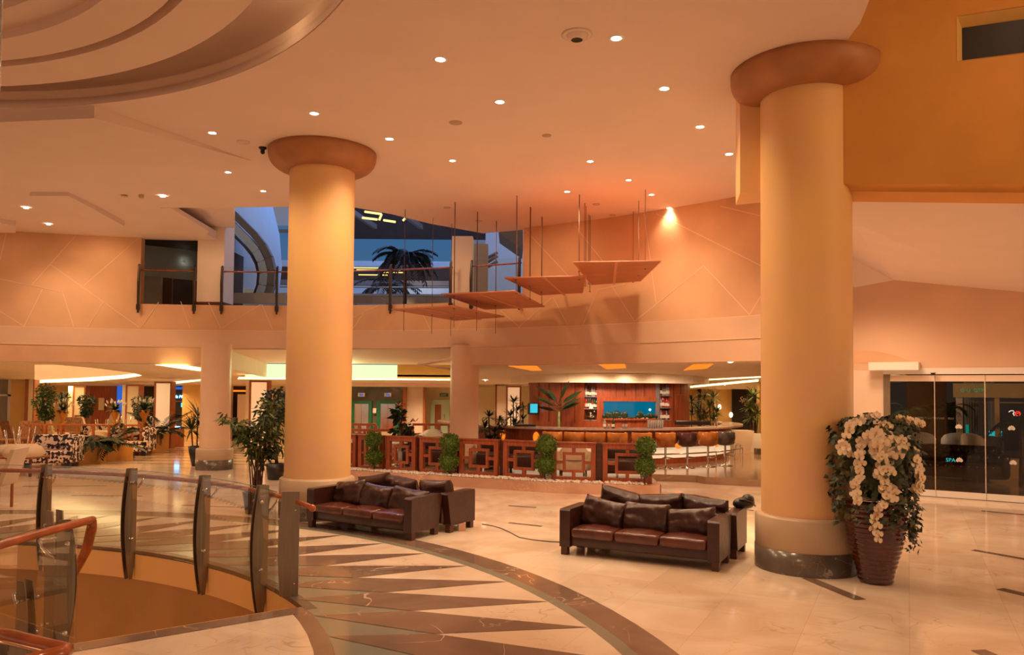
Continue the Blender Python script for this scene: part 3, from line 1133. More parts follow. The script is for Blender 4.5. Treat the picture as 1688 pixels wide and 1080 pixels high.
lbox('trim_5', 1571, 655, 1690, 632, 9, 'amber', kind='structure')
lbox('trim_6', 1576, 765, 1587, 640, 9.2, 'pale', .2, kind='structure')
lbox('trim_7', 1640, 765, 1648, 650, 9.2, 'amber', .2, kind='structure')
lbox('trim_8', 1500, 690, 1572, 687, 10, 'pale', .1, kind='structure')
lbox('trim_9', 1605, 664, 1688, 662, 10, 'pale', .1, kind='structure')
cu = MB()
a, b_ = dw(1589, 700, 10), dw(1640, 700, 10)
z1 = 2.4
n = 40
vs = []
for i in range(n + 1):
    p = a.lerp(b_, i / n) + DN * (.05 * sin(i * 1.9))
    vs += [(p.x, p.y, 0.0), (p.x, p.y, z1)]
cu.add(vs, [(2 * i, 2 * i + 2, 2 * i + 3, 2 * i + 1) for i in range(n)], 0, True)
tag(cu.build('curtain', ['curtain']), 'beige pleated curtain behind the armchairs in the dark lounge', 'curtain')
light('SPOT', 'teal_uplight', dw(1597, 790, 9.6) * 1.0, 25, (0, .9, .75), .05, (0, .1, 1), 60)
lbox('screen', 1630, 711, 1645, 722, 9.6, 'cyan', .03, 'small cyan lit screen behind the dark armchair', 'screen')
lbox('wall_light', 1650, 711, 1652, 721, 9.6, 'cyan', .03, 'thin cyan vertical light right of the cyan screen', 'lamp')
lbox('floor_lamp_glow', 1592, 700, 1597, 726, 9.7, 'teal', .02, 'teal lit strip at the left edge of the beige curtain', 'lamp')
ns = thing('neon_sign', 'small neon sign, white curve beside a red disc, beyond the glass doors', 'neon sign', dw(1672, 682, 8.5), DRZ)
b = MB()
b.tube([(-.13, 0, .04), (-.08, 0, .08), (-.02, 0, .08), (.0, 0, .04), (-.03, 0, 0), (.0, 0, -.05), (-.03, 0, -.09), (.04, 0, -.08)], .012, 6)
b.build('white_tube', ['whiteneon'], ns)
b = MB()
b.tube([(.08 + .06 * cos(a_ * pi / 6), 0, .0 + .06 * sin(a_ * pi / 6)) for a_ in range(13)], .014, 6)
b.tube([(.04, 0, 0), (.12, 0, .02)], .014, 6)
b.build('red_tube', ['redneon'], ns)
sg = thing('lounge_sign', 'small green lettering on the beam above the armchairs', 'sign', dw(1583, 646, 8.9), DRZ)
text('lettering', 'O U  GYM', (0, -.02, 0), .14, 'greensign', 0, sg)
sg = thing('glass_lettering', 'teal letters on the glass door beside the lower white lotus', 'lettering', dw(1559, 761, -.01), DRZ)
text('letters', 'SPA', (0, 0, 0), .10, 'teal', 0, sg, extrude=.001)

# ------------------------------------------------------------------ REAR WALLS, pilasters, elevators, doors
def rbox(name, px0, px1, y, z0=0.0, z1=None, m_='litcream', dep=.15, kind='structure', label=None, cat=None, parent=None):
    z1 = Rz(y) if z1 is None else z1
    a, b_ = Yp(px0, 680, y), Yp(px1, 680, y)
    mb = MB()
    mb.box(a.x, y, z0, b_.x, y + dep, z1)
    o = mb.build(name, [m_], parent)
    return tag(o, label, cat, None, kind if parent is None else None)


def zY(px, py, y):
    return Yp(px, py, y).z


rbox('wall_rear_left', -260, 118, 31.2, 0, m_='amber')
rbox('wall_rear_lounge', 118, 205, 31, 0, m_='redwood')
rbox('wall_rear_mid', 205, 285, 31, 0, m_='dark')
rbox('wall_rear_niche', 283, 303, 30.5, 0, m_='dark')
rbox('wall_rear_band', 300, 378, 29.5, 0, m_='amber')
rbox('wall_rear_dark', 375, 412, 30.2, 0, m_='dark')
rbox('wall_rear_green', 405, 580, 30, 0, m_='yellowwall')
rbox('wall_rear_elevators', 570, 667, 27, 0, m_='elevm')
rbox('wall_rear_cream', 667, 700, 27.05, 0, m_='litcream')
rbox('wall_rear_doors', 700, 832, 28, 0, m_='yellowwall')
rbox('wall_rear_right', 830, 1120, 28.6, 0, m_='yellowwall')
rbox('wall_rear_glassy', 1110, 1500, 29.5, 0, m_='amber')
for i, (a, b_, y, m_) in enumerate([(664, 669, 26.8, 'trimwood'), (697, 701, 26.8, 'trimwood'), (816, 819, 27.4, 'trimwood'), (1152, 1156, 29.2, 'dark'), (1175, 1180, 29.2, 'pale')]):
    rbox('trim_%d' % (10 + i), a, b_, y, 0, m_=m_, dep=.2)
rbox('trim_15', 570, 745, 26.6, 2.06, 2.2, 'pale', .3)


def pilaster(px0, px1, side0, y, py0, label, panel='litcream', z1=None, lit=False):
    a, b_ = Yp(px0, 680, y), Yp(px1, 680, y)
    z1 = z1 or zY((px0 + px1) / 2, py0, y)
    t = thing('framed_pilaster', label, 'pilaster', ((a.x + b_.x) / 2, y, 0))
    w = (b_.x - a.x) / 2
    f = .055 * (w / .24) ** .5
    m = MB()
    m.box(-w + f, .02, 0.1, w - f, .25, z1 - f)
    m.build('panel', [panel], t)
    m = MB()
    m.box(-w, 0, 0, -w + f, .3, z1)
    m.box(w - f, 0, 0, w, .3, z1)
    m.box(-w + f, 0, z1 - f, w - f, .3, z1)
    m.box(-w + f, 0, 0, w - f, .3, .1)
    m.build('wood_frame', ['trimwood'], t)
    if side0 is not None:
        s = Yp(side0, 680, y).x - (a.x + b_.x) / 2
        m = MB()
        m.box(min(s, -w), .03, 0, max(s, -w), .6, z1 - .02) if s < 0 else m.box(w, .03, 0, s, .6, z1 - .02)
        m.build('return', ['litcream'], t)
    return t


M['panellit'] = mat('lit_cream_panel', (0.88, 0.72, 0.52), 0.6, emit=(1.0, .62, .34), estr=.30)
pilaster(119, 140, 111, 28, 636, 'narrow framed pilaster left of the dark red lounge wall')
pilaster(206, 230, 200, 27.5, 634, 'framed pilaster between the two white lily vases', )
pilaster(253, 282.5, None, 25.2, 629, 'tall framed backlit pilaster beside the blue bar sign', 'panellit')
pilaster(410, 442, 404, 24.4, 627, 'framed backlit pilaster left of the big round column', 'panellit')
pilaster(834, 859, 819, 27.2, 636, 'framed backlit pilaster left of the bar wall', 'panellit')
rbox('trim_16', 1252, 1262, 24.5, 0, m_='amber', dep=.3)
# left foreground panel of the rear lounge
rbox('window_2', -60, 15, 27, 0, m_='curtain')
rbox('trim_17', 12, 17, 26.9, 0, m_='white', dep=.1)
rbox('trim_18', -60, 17, 26.9, zY(5, 653, 27), zY(5, 650, 27), 'white', .1)
rbox('wall_rear_panel', 17, 40, 26.8, 0, m_='amber')
rbox('trim_19', 40, 46, 26.6, 0, m_='trimwood', dep=.3)
rbox('trim_20', 46, 53.5, 26.6, 0, m_='litcream', dep=.3)
rbox('trim_21', 53.5, 55.5, 26.6, 0, m_='trimwood', dep=.3)
pic = rbox('wall_picture', 162, 171, 30.9, zY(165, 676, 31), zY(165, 656, 31), 'yellowwall', .04, None, 'small pale framed panel on the dark red lounge wall', 'picture')
rbox('wall_column_blue', 192, 199, 30.8, 0.9, m_='blueglow', dep=.1, kind='structure')
# blue niche
p = Yp(284, 660, 30.3)
nz0, nz1 = zY(290, 678, 30.3), zY(290, 638, 30.3)
bar = thing('blue_bar_niche', 'dark niche with blue light and a blue neon sign, left of the pale pillar', 'niche', (p.x, 30.3, 0))
wN = Yp(302, 660, 30.3).x - p.x
b = MB(); b.box(0, 0, nz1 - .10, wN, .1, nz1); b.build('blue_light', ['blueglow'], bar)
b = MB(); b.box(0, .05, .9, wN, .1, nz1 - .10); b.build('back_panel', ['black'], bar)
b = MB(); b.box(0, -.05, zY(290, 662.5, 30.3), wN, .1, zY(290, 661, 30.3)); b.build('shelf', ['trimwood'], bar)
text('neon_letters', 'Bela Mar', (-.02, -.06, zY(290, 656, 30.3)), .155, 'bluesign', 0, bar, .2)
b = MB(); b.box(wN - .06, -.06, zY(290, 671, 30.3), wN - .01, 0, zY(290, 664, 30.3)); b.build('cyan_light', ['cyan'], bar)
b = MB(); b.box(0, -.5, 0.0, wN, .0, .78); b.build('counter_front', ['darkwood'], bar)
p = Yp(381, 645, 29.9)
b = MB(); b.box(p.x, 29.9, zY(390, 646, 29.9), Yp(406, 645, 29.9).x, 30, zY(390, 643, 29.9))
tag(b.build('light_bar', ['orangeglow']), 'orange strip light over the dark opening right of the left pillar', 'light')
rbox('wall_opening_panel', 391, 405, 29.8, zY(395, 700, 30), zY(395, 650, 30), 'pale', .05)
rbox('trim_22', 374, 379, 29.6, 0, m_='pale', dep=.3)

# elevators
def elevator(px0, px1, y, label):
    a, b_ = Yp(px0, 680, y).x, Yp(px1, 680, y).x
    zt = zY(px0, 661, y)
    t = thing('elevator_door', label, 'elevator', ((a + b_) / 2, y, 0))
    w = (b_ - a) / 2
    m = MB()
    m.box(-w, -.02, 0, -w + .12, .1, zt); m.box(w - .12, -.02, 0, w, .1, zt); m.box(-w + .12, -.02, zt - .1, w - .12, .1, zt)
    m.build('frame', ['elevg'], t)
    for s_ in (-1, 1):
        m = MB()
        m.box(min(0, s_ * (w - .12)) + .004, .03, 0, max(0, s_ * (w - .12)) - .004, .06, zt - .1)
        m.build('door_leaf', ['chrome'], t)
    m = MB(); m.box(-.12, -.03, zt + .15, .12, 0, zt + .28); m.build('floor_display', ['white'], t)
    m = MB(); m.box(-.06, -.035, zt + .18, .06, -.028, zt + .25); m.build('lit_arrow', ['blueglow'], t)
    return t


elevator(578, 613, 26.9, 'green framed steel elevator door nearer the big round column')
elevator(621, 657, 26.9, 'green framed steel elevator door next to the cream wall panel')
cp = rbox('call_panel', 614.5, 620, 26.85, zY(617, 681, 26.9), zY(617, 673, 26.9), 'pale', .05, None, 'small pale call panel between the two elevators', 'panel')
t = thing('double_door', 'pale green double door with brown panels on the rear wall', 'door', (Yp(710, 680, 27.9).x, 27.9, 0))
dwd = Yp(762, 680, 27.9).x - Yp(710, 680, 27.9).x
zt = zY(725, 659, 27.9)
b = MB(); b.box(0, 0, 0, dwd, .1, zt); b.build('frame', ['mint'], t)
for k in (0, 1):
    b = MB(); x0 = .09 + k * dwd * .47
    b.box(x0 + .06, -.02, .1, x0 + .06 + dwd * .2, 0, zt - .18); b.build('door_panel', ['trimwood'], t)
b = MB(); b.box(dwd * .42, -.05, .9, dwd * .45, -.02, 1.1); b.build('handle', ['chrome'], t)
sgn = thing('exit_sign', 'small dark sign above the green double door', 'sign', (Yp(725, 652, 27.95).x, 27.95, zY(725, 654, 27.95)))
b = MB(); b.box(0, 0, 0, .30, .05, .12); b.build('sign_board', ['elevg'], sgn)
text('lettering', 'EXIT', (.04, -.01, .02), .10, 'white', 0, sgn, extrude=.002)
# black shop panel with script
blk = rbox('shop_window', 1207, 1251, 29.2, .2, zY(1220, 641, 29.2), 'black', .08, None, 'black panel with cream script lettering, right of the bar', 'shop window')
text('script_lettering', 'Spice', (Yp(1219, 662, 29.1).x, 29.197, zY(1220, 662, 29.1)), .26, 'pale', 0, None, .35)
tag(bpy.data.objects['script_lettering'], 'cream script lettering on the black panel right of the bar, upper line', 'lettering')
o = text('script_lettering', 'Garden', (Yp(1227, 670, 29.1).x, 29.197, zY(1227, 670, 29.1)), .22, 'pale', 0, None, .35)
tag(o, 'cream script lettering on the black panel right of the bar, lower line', 'lettering')
for px, py, lb in ((1186, 671, 'wall lamp glowing left on the amber wall right of the bar'), (1205, 684, 'wall lamp glowing beside the black lettered panel')):
    p = Yp(px, py, 29.1)
    b = MB(); b.ball((0, 0, 0), (.07, .05, .10)); o = b.build('wall_lamp', ['sconce'], None, p); tag(o, lb, 'lamp')
gp = MB()
p0, p1 = Yp(1137, 680, 25).x, Yp(1181, 680, 25).x
gp.box(p0, 25, .15, p1, 25.02, 2.2)
tag(gp.build('glass_partition', ['glass']), 'clear glass partition right of the bar wall', 'partition')
b = MB(); b.tube([(Yp(1143, 680, 24.9).x, 24.9, 1.15), (Yp(1143, 680, 24.9).x, 24.85, 1.2), (Yp(1143, 680, 24.9).x, 24.85, 1.4), (Yp(1143, 680, 24.9).x, 24.9, 1.45)], .015)
tag(b.build('door_handle', ['chrome']), 'chrome pull handle on the glass partition right of the bar', 'handle')

# coves set in the rear ceilings
def cove(name, pxs, m_, label, off=.012):
    mb = MB()
    mb.slab([Rp(x, y, off) for x, y in pxs], .01)
    o = mb.build(name, [m_])
    return tag(o, label, 'cove light')


cove('cove_light', [(57, 631.5), (57, 627.5), (120, 624.5), (190, 620), (222, 616.5), (233, 619.5), (205, 624), (150, 628.5)], 'coveon', 'long glowing crescent cove in the left lounge ceiling')
M['covepaleglow'] = mat('cove_glow_on_plaster', (0.9, 0.72, 0.5), 0.7, emit=(1, .55, .22), estr=.35)  # the cove's glow on the plaster is given as emission
cove('cove_field', [(57, 602), (90, 602), (150, 607), (222, 616), (190, 619.5), (120, 624), (57, 627)], 'covepaleglow', 'pale curved ceiling field given a painted glow above the crescent cove in the left lounge')
cove('cove_light', [(256, 601.8), (300, 602), (331, 607), (331, 612), (295, 607.5)], 'coveon', 'slanted glowing cove nearest the left pillar')
cove('cove_light', [(284, 630), (331, 626), (331, 628), (290, 632.5)], 'coveon', 'thin glowing cove above the blue bar niche')
for pxs, lb in (([(838, 604), (885, 604), (893, 611), (878, 611.5)], 'orange ceiling cove left over the bar canopy'),
                ([(985, 600), (1029, 599), (1032, 607), (1000, 609)], 'orange ceiling cove over the middle of the bar canopy'),
                ([(1127, 611), (1143, 601.5), (1176, 600.5), (1165, 608)], 'orange ceiling cove right over the bar canopy')):
    cove('cove_light', pxs, 'orangeglow', lb, .015)
cove('cove_light', [(1138, 637), (1250, 626), (1250, 629), (1138, 639.5)], 'coveon', 'glowing linear cove above the glass partition right of the bar')
cove('cove_light', [(1160, 626), (1257, 621), (1257, 622.5), (1160, 627.5)], 'coveon', 'thin linear cove right of the bar canopy')
cove('cove_light', [(670, 636.5), (745, 637.5), (745, 638.6), (670, 638)], 'coveon', 'thin linear cove above the cream rear wall')
cove('cove_light', [(793, 637), (818, 637), (818, 638.4), (793, 638.4)], 'coveon', 'short linear cove right of the rear round pillar')
gc = MB()
gc.slab([(xg0, 22.96, 2.29), (xg1, 22.96, 2.27), (xg1, 22.96, 2.70), (xg0, 22.96, 2.70)], (0, .03, 0))
tag(gc.build('backlit_cove_panel', ['covegreen']), 'large pale green backlit cove panel behind the big left column', 'light panel')
ln = MB()
ln.slab([(xg0 - .2, 22.9, 2.24), (xr, 22.9, 2.26), (xr, 23.0, 2.29), (xg0 - .2, 23.0, 2.29)], .012)
tag(ln.build('cove_light', ['coveon']), 'thin yellow light line along the bottom of the green cove panel', 'cove light')
# canopy ring seen left of the bar
rg = MB()
pr1 = [Rp(x, y, .04) for x, y in ((688, 601), (745, 592), (745, 594), (700, 602.5), (745, 609), (745, 611.5))]
rg.slab(pr1, .03)
struct('ceiling_canopy_edge', rg, ['pale'])

# ------------------------------------------------------------------ DOWNLIGHTS and ceiling fittings
def downlight(name='downlight'):
    t = thing(name, 'small round recessed downlight in the flat main ceiling', 'downlight', (0, 0, 0), 0, 'recessed downlights in the main ceiling')
    m = MB()
    m.lathe([(.050, .0), (.050, -.004), (.075, -.006), (.078, 0)], 20)
    m.build('trim_ring', ['white'], t)
    m = MB()
    m.lathe([(.052, -.003), (.001, -.008)], 16)
    m.build('lamp_glass', ['lampon'], t)
    return t


DL = [(726, 98), (1016, 63), (1095, 146), (824, 168), (518, 187), (1154, 209), (350, 219), (642, 229), (1202, 254), (746, 265),
      (973, 266), (195, 286), (376, 284), (1036, 297), (434, 315), (935, 316), (1074, 321), (268, 324), (43, 343), (1103, 343), (80, 370), (1, 312)]
d0 = downlight()
for i, (x, y) in enumerate(DL):
    zc = HC - .001
    if x < 300 and y > 270:
        zc = HC - .02
    p = Zp(x, y, zc)
    if i == 0:
        d0.location = p
        d0.scale = (1.1,) * 3
    else:
        dup(d0, p, scale=1.1 if y < 260 else .95)
    nearwall = (x, y) == (1103, 343)
    light('SPOT', 'downlight_and_fill_lamp', (p.x, p.y, HC - .05), 110 if not nearwall else 60, WARM, .12, (0, 0, -1) if not nearwall else (.1, .25, -1), 130 if not nearwall else 95, .8)
# unseen fill spots added above, beside and behind the camera, no fittings
for x, y in ((-1, 2), (1.5, -2), (-3, -3), (0, 5.2), (-12, 10), (-11, 6), (-10, 13), (-13, 14)):
    light('SPOT', 'downlight_and_fill_lamp', (x, y, HC - .05), 65 if y < 6 else 105, WARM, .06, (0, 0, -1), 135, .8)
for x, y, z in ((5, 6.0, 6.9), (6.8, 4, 6.9), (6.0, 12.6, 3.9), (8.2, 11.6, 3.7), (6.5, 14.2, 3.9)):
    light('SPOT', 'downlight_and_fill_lamp', (x, y, z), 22 if z > 5 else 85, (1, .64, .38), .3, (0, 0, -1), 160, .6)  # spots added without fittings to brighten the dark right side
light('AREA', 'added_wash_lamp', (11.5, 1.5, 5.4), 120, (1, .60, .24), 1.6, (-.65, 1, .0))  # unseen area light added to brighten the orange beam
light('SPOT', 'downlight_and_fill_lamp', (5.3, 12.3, 4.2), 30, WARM, .3, (0, .3, -1), 165, .8)  # fill spot added for the dark wedge beside the sloping ceiling
for q in (962, 985, 1035, 1098, 925, 1150):
    p_ = Yp(q, 640, 20.3)
    light('SPOT', 'added_bar_lamp', (p_.x, 20.3, 2.42), 32, (1, .74, .52), .05, (0, .45, -1), 140, .7)  # added in front of the canopy to brighten the bar, no fittings
for a_, e_ in ((10, 1.6), (26, 1.8), (42, 1.6)):
    light('POINT', 'cove_lamp', PT(5.95, a_, HC + .22), e_, (1, .62, .30), .15)
# spots added without fittings to brighten the curved wall
for a_, e_ in ((118, 60), (110, 60), (102, 55), (92, 28), (80, 28), (70, 30), (64, 30), (58, 30), (47, 30)):
    q_ = PT(RW - 1.5, a_, HC - .06)
    light('SPOT', 'added_wash_lamp', q_, e_, (1, .62, .33), .1, (cos(radians(a_)) * .75, sin(radians(a_)) * .75, -1), 120, .9)
# rear zone lamps
rlamp = None
for i, (x, y) in enumerate(((666, 627), (722, 630), (800, 631), (1195, 631), (1163, 634))):
    p = Rp(x, y, .03)
    if y > 0:
        p = Yp(x, y, 24.6 if x < 1100 else 26)
        p.z = Rz(p.y) - .022
    if rlamp is None:
        rlamp = downlight()
        rlamp['label'] = 'small recessed downlight in the low rear ceiling'
        rlamp['group'] = 'downlights in the rear ceiling'
        rlamp.location = p
        rlamp.scale = (1.2,) * 3
    else:
        dup(rlamp, p)
o = dup(d0, Rp(1204, 597.5, .005), label='single downlight in the grey ceiling just right of the bar canopy, below the wall edge')
for x, y, e in ((-14, 22, 50), (-11, 21, 45), (-12, 26, 55), (-8.6, 22, 40), (-8, 27, 50), (-5, 21.5, 45), (-3, 25.3, 70), (-5, 25.5, 55), (-1, 22, 40), (-.5, 25.5, 55),
                (1.5, 18.2, 45), (4, 18.2, 45), (6.2, 19.5, 45), (7.5, 22.5, 60), (8.5, 27, 70), (5.5, 27.0, 60), (2.0, 27, 40), (-16, 28, 60), (-13, 29, 50)):
    light('SPOT', 'added_rear_lamp', (x, y, Rz(y) - .06), e * 1.9, (1, .58, .26) if x < -7.5 or x > 5 else (1, .70, .45), .06, (0, 0, -1), 150, .8)  # extra spots added without fittings to brighten the rear zone
light('AREA', 'bay_cove_lamp', (-5.2, 22.7, 2.5), 18, (.85, .95, .45), 1.0, (0, -.6, .5))


def fitting(name, px, py, prof, mats, label, cat, z=HC, n=24, grp=None):
    p = Zp(px, py, z)
    t = thing(name, label, cat, p, 0, grp)
    for nm, pf, m_ in prof:
        m = MB()
        m.lathe(pf, n, capb=False)
        m.build(nm, [m_], t)
    return t


fitting('ceiling_speaker', 951, 57, [('rim', [(.16, 0), (.165, -.006), (.12, -.012), (.11, .0)], 'ceil'), ('housing', [(.11, -.004), (.085, -.05), (.062, -.06)], 'ceil'),
                                     ('dark_eye', [(.062, -.058), (.001, -.055)], 'dark')], None, 'round swivel ceiling fitting with a dark eye beside the nearest downlight', 'ceiling fitting')
fitting('ceiling_cover', 751, 202, [('disc', [(.095, -.001), (.09, -.008), (.001, -.010)], 'plinth')], None, 'plain grey round ceiling disc in the middle of the downlights', 'ceiling disc')
fitting('ceiling_cover', 901, 223, [('disc', [(.07, -.001), (.066, -.012), (.001, -.014)], 'plinth')], None, 'small brownish round ceiling disc right of the larger grey disc', 'ceiling disc')
fitting('ceiling_cover', 401, 234, [('disc', [(.10, -.001), (.10, -.012), (.001, -.014)], 'ceil')], None, 'ceiling coloured round cover left of the black camera', 'ceiling disc')
fitting('ceiling_cover', 205, 321, [('disc', [(.07, -.03), (.066, -.035), (.001, -.036)], 'plinth')], None, 'flat grey ceiling disc above the scored left wall', 'ceiling disc')
fitting('smoke_detector', 233, 321, [('base', [(.05, -.0), (.05, -.05), (.03, -.07), (.001, -.07)], 'plinth')], None, 'small smoke detector right of the flat grey disc above the left wall', 'smoke detector')
for x, y, lb in ((737, 342, 'small ceiling ring above the left suspended panels, leftmost of four'), (789, 364, 'small ceiling ring behind the rods of the second suspended panel'),
                 (983, 336.5, 'small ceiling ring between the rods of the highest suspended panel, nearer one'), (1010, 354.5, 'small ceiling ring next to the scored right wall, above the highest panel')):
    fitting('ceiling_ring', x, y, [('ring', [(.075, -.001), (.07, -.014), (.045, -.014), (.04, -.002)], 'plinth'), ('centre', [(.042, -.006), (.001, -.006)], 'ceil')], None, lb, 'ceiling ring')
cmt = thing('security_camera', 'small black security camera on the ceiling left of the left column capital', 'camera', Zp(433, 243, HC))
m = MB(); m.lathe([(.06, 0), (.058, -.02), (.03, -.035), (.03, -.05)], 16); m.build('mount', ['black'], cmt)
m = MB(); m.ball((0, 0, -.07), (.035, .035, .04), 12, 8); m.tube([(0, 0, -.08), (.03, -.02, -.09)], .014); m.build('camera_body', ['black'], cmt)
fitting('security_camera', 1538, 612, [('dome_base', [(.05, 0), (.05, -.02)], 'white'), ('dome', [(.04, -.02), (.035, -.05), (.001, -.065)], 'black')], None,
        'small dome camera over the glass doors', 'camera').location = dw(1538, 613, -.12)
# hanging crystal fixture whose edge enters the picture at top left
ch = thing('chandelier', 'hanging glass rod chandelier whose edge shows in the top left corner', 'chandelier', (-3.86, 5.0, 0))
m = MB()
m.lathe([(.40, 5.15), (.42, 5.15), (.42, 5.2), (.40, 5.2), (.40, 5.15)], 40)
m.tube([(0, 0, 5.17), (0, 0, 6.2)], .01)
for a in range(0, 180, 60):
    m.tube([(.4 * cos(radians(a)), .4 * sin(radians(a)), 5.17), (-.4 * cos(radians(a)), -.4 * sin(radians(a)), 5.17)], .008)
m.build('ring_frame', ['chrome'], ch)
M['crystal'] = mat('crystal', (0.55, 0.62, 0.66), 0.08, coat=.5, trans=.5)
for k in range(22):
    a = 2 * pi * k / 22
    L = .95 if k % 2 else 1.15
    m = MB()
    m.tube([(.41 * cos(a), .41 * sin(a), 5.15), (.41 * cos(a), .41 * sin(a), 5.15 - L)], .014, 6)
    m.build('glass_rod', ['crystal'], ch)

# ------------------------------------------------------------------ SUSPENDED PANELS
def susp(name_lb, corners, z, tops_l, tops_r, seam, zdrop):
    """corners: image corners of the panel underside; z: its height; tops: image tops of the rods"""
    P = [Zp(x, y, z) for x, y in corners]
    for q_ in P:                                     # keep the far corners just clear of the curved wall
        d_ = q_.xy - Vector((CX, CY))
        if d_.length > RW - .2:
            d_ = d_ * ((RW - .2) / d_.length)
            q_.x, q_.y = CX + d_.x, CY + d_.y
    c = sum(P, Vector()) / 4
    t = thing('suspended_panel', name_lb, 'ceiling panel', (c.x, c.y, z))
    m = MB()
    m.slab([p - c + Vector((0, 0, 0)) for p in P], .022, 0)
    m.build('board', ['terra'], t)
    m = MB()
    a, b_ = Zp(*seam[0], z) - c, Zp(*seam[1], z) - c
    d = (b_ - a); s_ = Vector((-d.y, d.x, 0)).normalized() * .025
    m.slab([a - s_, b_ - s_, b_ + s_, a + s_], -.012)
    m.build('seam_batten', ['terraedge'], t)
    m = MB()
    n = 4
    for i in range(4):
        q0, q1 = P[i] - c, P[(i + 1) % 4] - c
        m.tube([q0 + Vector((0, 0, .011)), q1 + Vector((0, 0, .011))], .014, 6)
    m.build('edge', ['terraedge'], t)
    for tops, dr_ in ((tops_l, zdrop[0]), (tops_r, zdrop[1])):
        for x, y in tops:
            p = Zp(x, y, HC)
            m = MB()
            q = Vector((p.x, p.y, 0)) - Vector((c.x, c.y, 0))
            m.tube([(q.x, q.y, HC - z), (q.x, q.y, -dr_)], .0065, 6)
            m.lathe([(.02, -.012), (.02, .0)], 10, (q.x, q.y, 0))
            m.build('rod', ['rodmetal'], t)
    return t


def zcorner(rods, bolt):
    p = Zp(*rods, HC)
    return Yp(rods[0], bolt, p.y).z


susp('highest and rightmost terracotta board hung on rods below the ceiling', [(945, 433.5), (1089, 431.5), (1065, 466), (975, 470)], 4.27,
     [(955, 321), (964, 335), (971, 354)], [(1064, 313), (1053, 331), (1044, 349)], ((1016, 432.5), (1012, 468)), (.0, .0))
susp('second highest hung terracotta board, overlapping left of the highest one', [(832, 459), (966, 456), (977, 487), (890, 487)], 4.12,
     [(852, 322), (874, 341), (893, 357)], [(955.5, 321.5), (966, 340), (973, 356)], ((898, 457.5), (931, 487)), (.0, .0))
susp('third hung terracotta board, lower left of the second one', [(728, 486), (848, 480.5), (906, 508), (801, 511)], 3.86,
     [(750, 333), (787, 349), (818, 364)], [(852.5, 323), (875, 342), (894, 358)], ((790, 484), (865, 511)), (.0, .0))
susp('lowest and leftmost hung terracotta board, its rods running on below it', [(646, 511), (744, 505), (831, 523), (751, 529)], 3.62,
     [(668, 345), (714, 359), (745, 369)], [(750.5, 334), (787.5, 350), (818.5, 365)], ((697, 507.5), (792, 527)), (.42, .38))

# ------------------------------------------------------------------ GLASS RAILINGS
def rail_post(loc, rz, label, h=1.0, low=-.32, wide=.20, grp=None, plate=True):
    """blade post: local x = across (radial, + away from the well), local y = along the rail"""
    t = thing('railing_post', label, 'railing post', loc, rz, grp)
    for sy in (-1, 1):
        m = MB()
        pts = []
        n = 14
        for i in range(n + 1):
            u = i / n
            z = low + (h - low) * u
            wv = wide * (.30 + .70 * sin(pi * (.08 + .80 * u)) ** .8)
            pts.append((-wv + wide * .45, z))
        prof = [(.0 + wide * .45, h), (.0 + wide * .45, max(low + .2, -.02)), (wide * .2, low)]
        poly = [(x, sy * .030, z) for x, z in pts] + [(x, sy * .030, z) for x, z in prof]
        m.slab(poly, (0, sy * .010, 0))
        m.build('blade', ['steel'], t)
    m = MB()
    m.box(-.02, -.028, low + .12, .03, .028, h - .1)
    m.build('core', ['darkwood'], t)
    for zc in (h - .16, .16):
        m = MB()
        m.tube([(-.02, -.085, zc), (-.02, .085, zc)], .011, 8)
        for sy in (-1, 1):
            m.tube([(-.02, sy * .070, zc), (-.02, sy * .095, zc)], .019, 10)
        m.build('glass_clamp', ['chrome'], t)
    m = MB()
    m.tube([(wide * .4, 0, h - .28), (wide * .4 + .06, 0, h - .25), (wide * .4 + .11, 0, h - .19), (wide * .4 + .13, 0, h - .13)], [.014, .016, .014, .012], 8)
    m.tube([(wide * .3, 0, h - .13), (wide * .4 + .13, 0, h - .13)], .009, 8)
    m.build('rail_bracket', ['chrome'], t)
    return t


RP = 5.90
WR = thing('glass_railing', 'curved glass and steel railing with red wooden handrail around the round well', 'railing', PT(RP, 60, 0))
SR = thing('glass_railing', 'glass railing with bright red handrail at the stair head, left edge of the photo', 'railing', (-3.4, 5.9, 0))
NR = thing('glass_railing', 'nearest railing, only its red hairpin handrail end in the bottom left corner', 'railing', (-1.9, 3.2, 0))


def under(o, parent):
    """hang an object under a thing without moving it"""
    o.parent = parent
    o.matrix_parent_inverse = Matrix.Identity(4)
    o.location = Vector(o.location) - Vector(parent.location)
    for k in ('label', 'category', 'group'):
        if k in o:
            del o[k]
    return o


rangs = []
rp0 = None
for (x, y) in [(-75, 758), (75, 765), (215, 770), (335, 783), (430, 798)]:
    p = Cp(x, y, RP)
    a = ang(p)
    rangs.append(a)
    loc = PT(RP, a, 0)
    if rp0 is None:
        rp0 = rail_post(loc, radians(a), 'post', 1.0, -.34, .16)
        under(rp0, WR)
    else:
        under(dup(rp0, loc, radians(a)), WR)
pe = Zp(483, 808, 1.0)
ae = ang(pe)
t = thing('end_post', 'x', 'x', (pe.x, pe.y - .12, 0), radians(8))
under(t, WR)
rangs.append(ae)
m = MB()
pts = []
for i in range(15):
    u = i / 14
    pts.append((-.085 - .03 * sin(pi * (.1 + .85 * u)) ** 1.5 + .015, u))
m.slab([(x, 0, z * 1.0) for x, z in pts] + [(.095, 0, 1.0), (.095, 0, 0)], (0, .03, 0))
m.build('blade', ['steel'], t)
m = MB()
for z in (.12, .82):
    m.tube([(.06, -.006, z), (.06, 0, z)], .008, 8)
m.build('bolt', ['chrome'], t)
hr_r = RP + .12
hrz = sum(Cp(x, y, hr_r).z for x, y in ((60, 779), (160, 781), (280, 788), (390, 803), (500, 829))) / 5
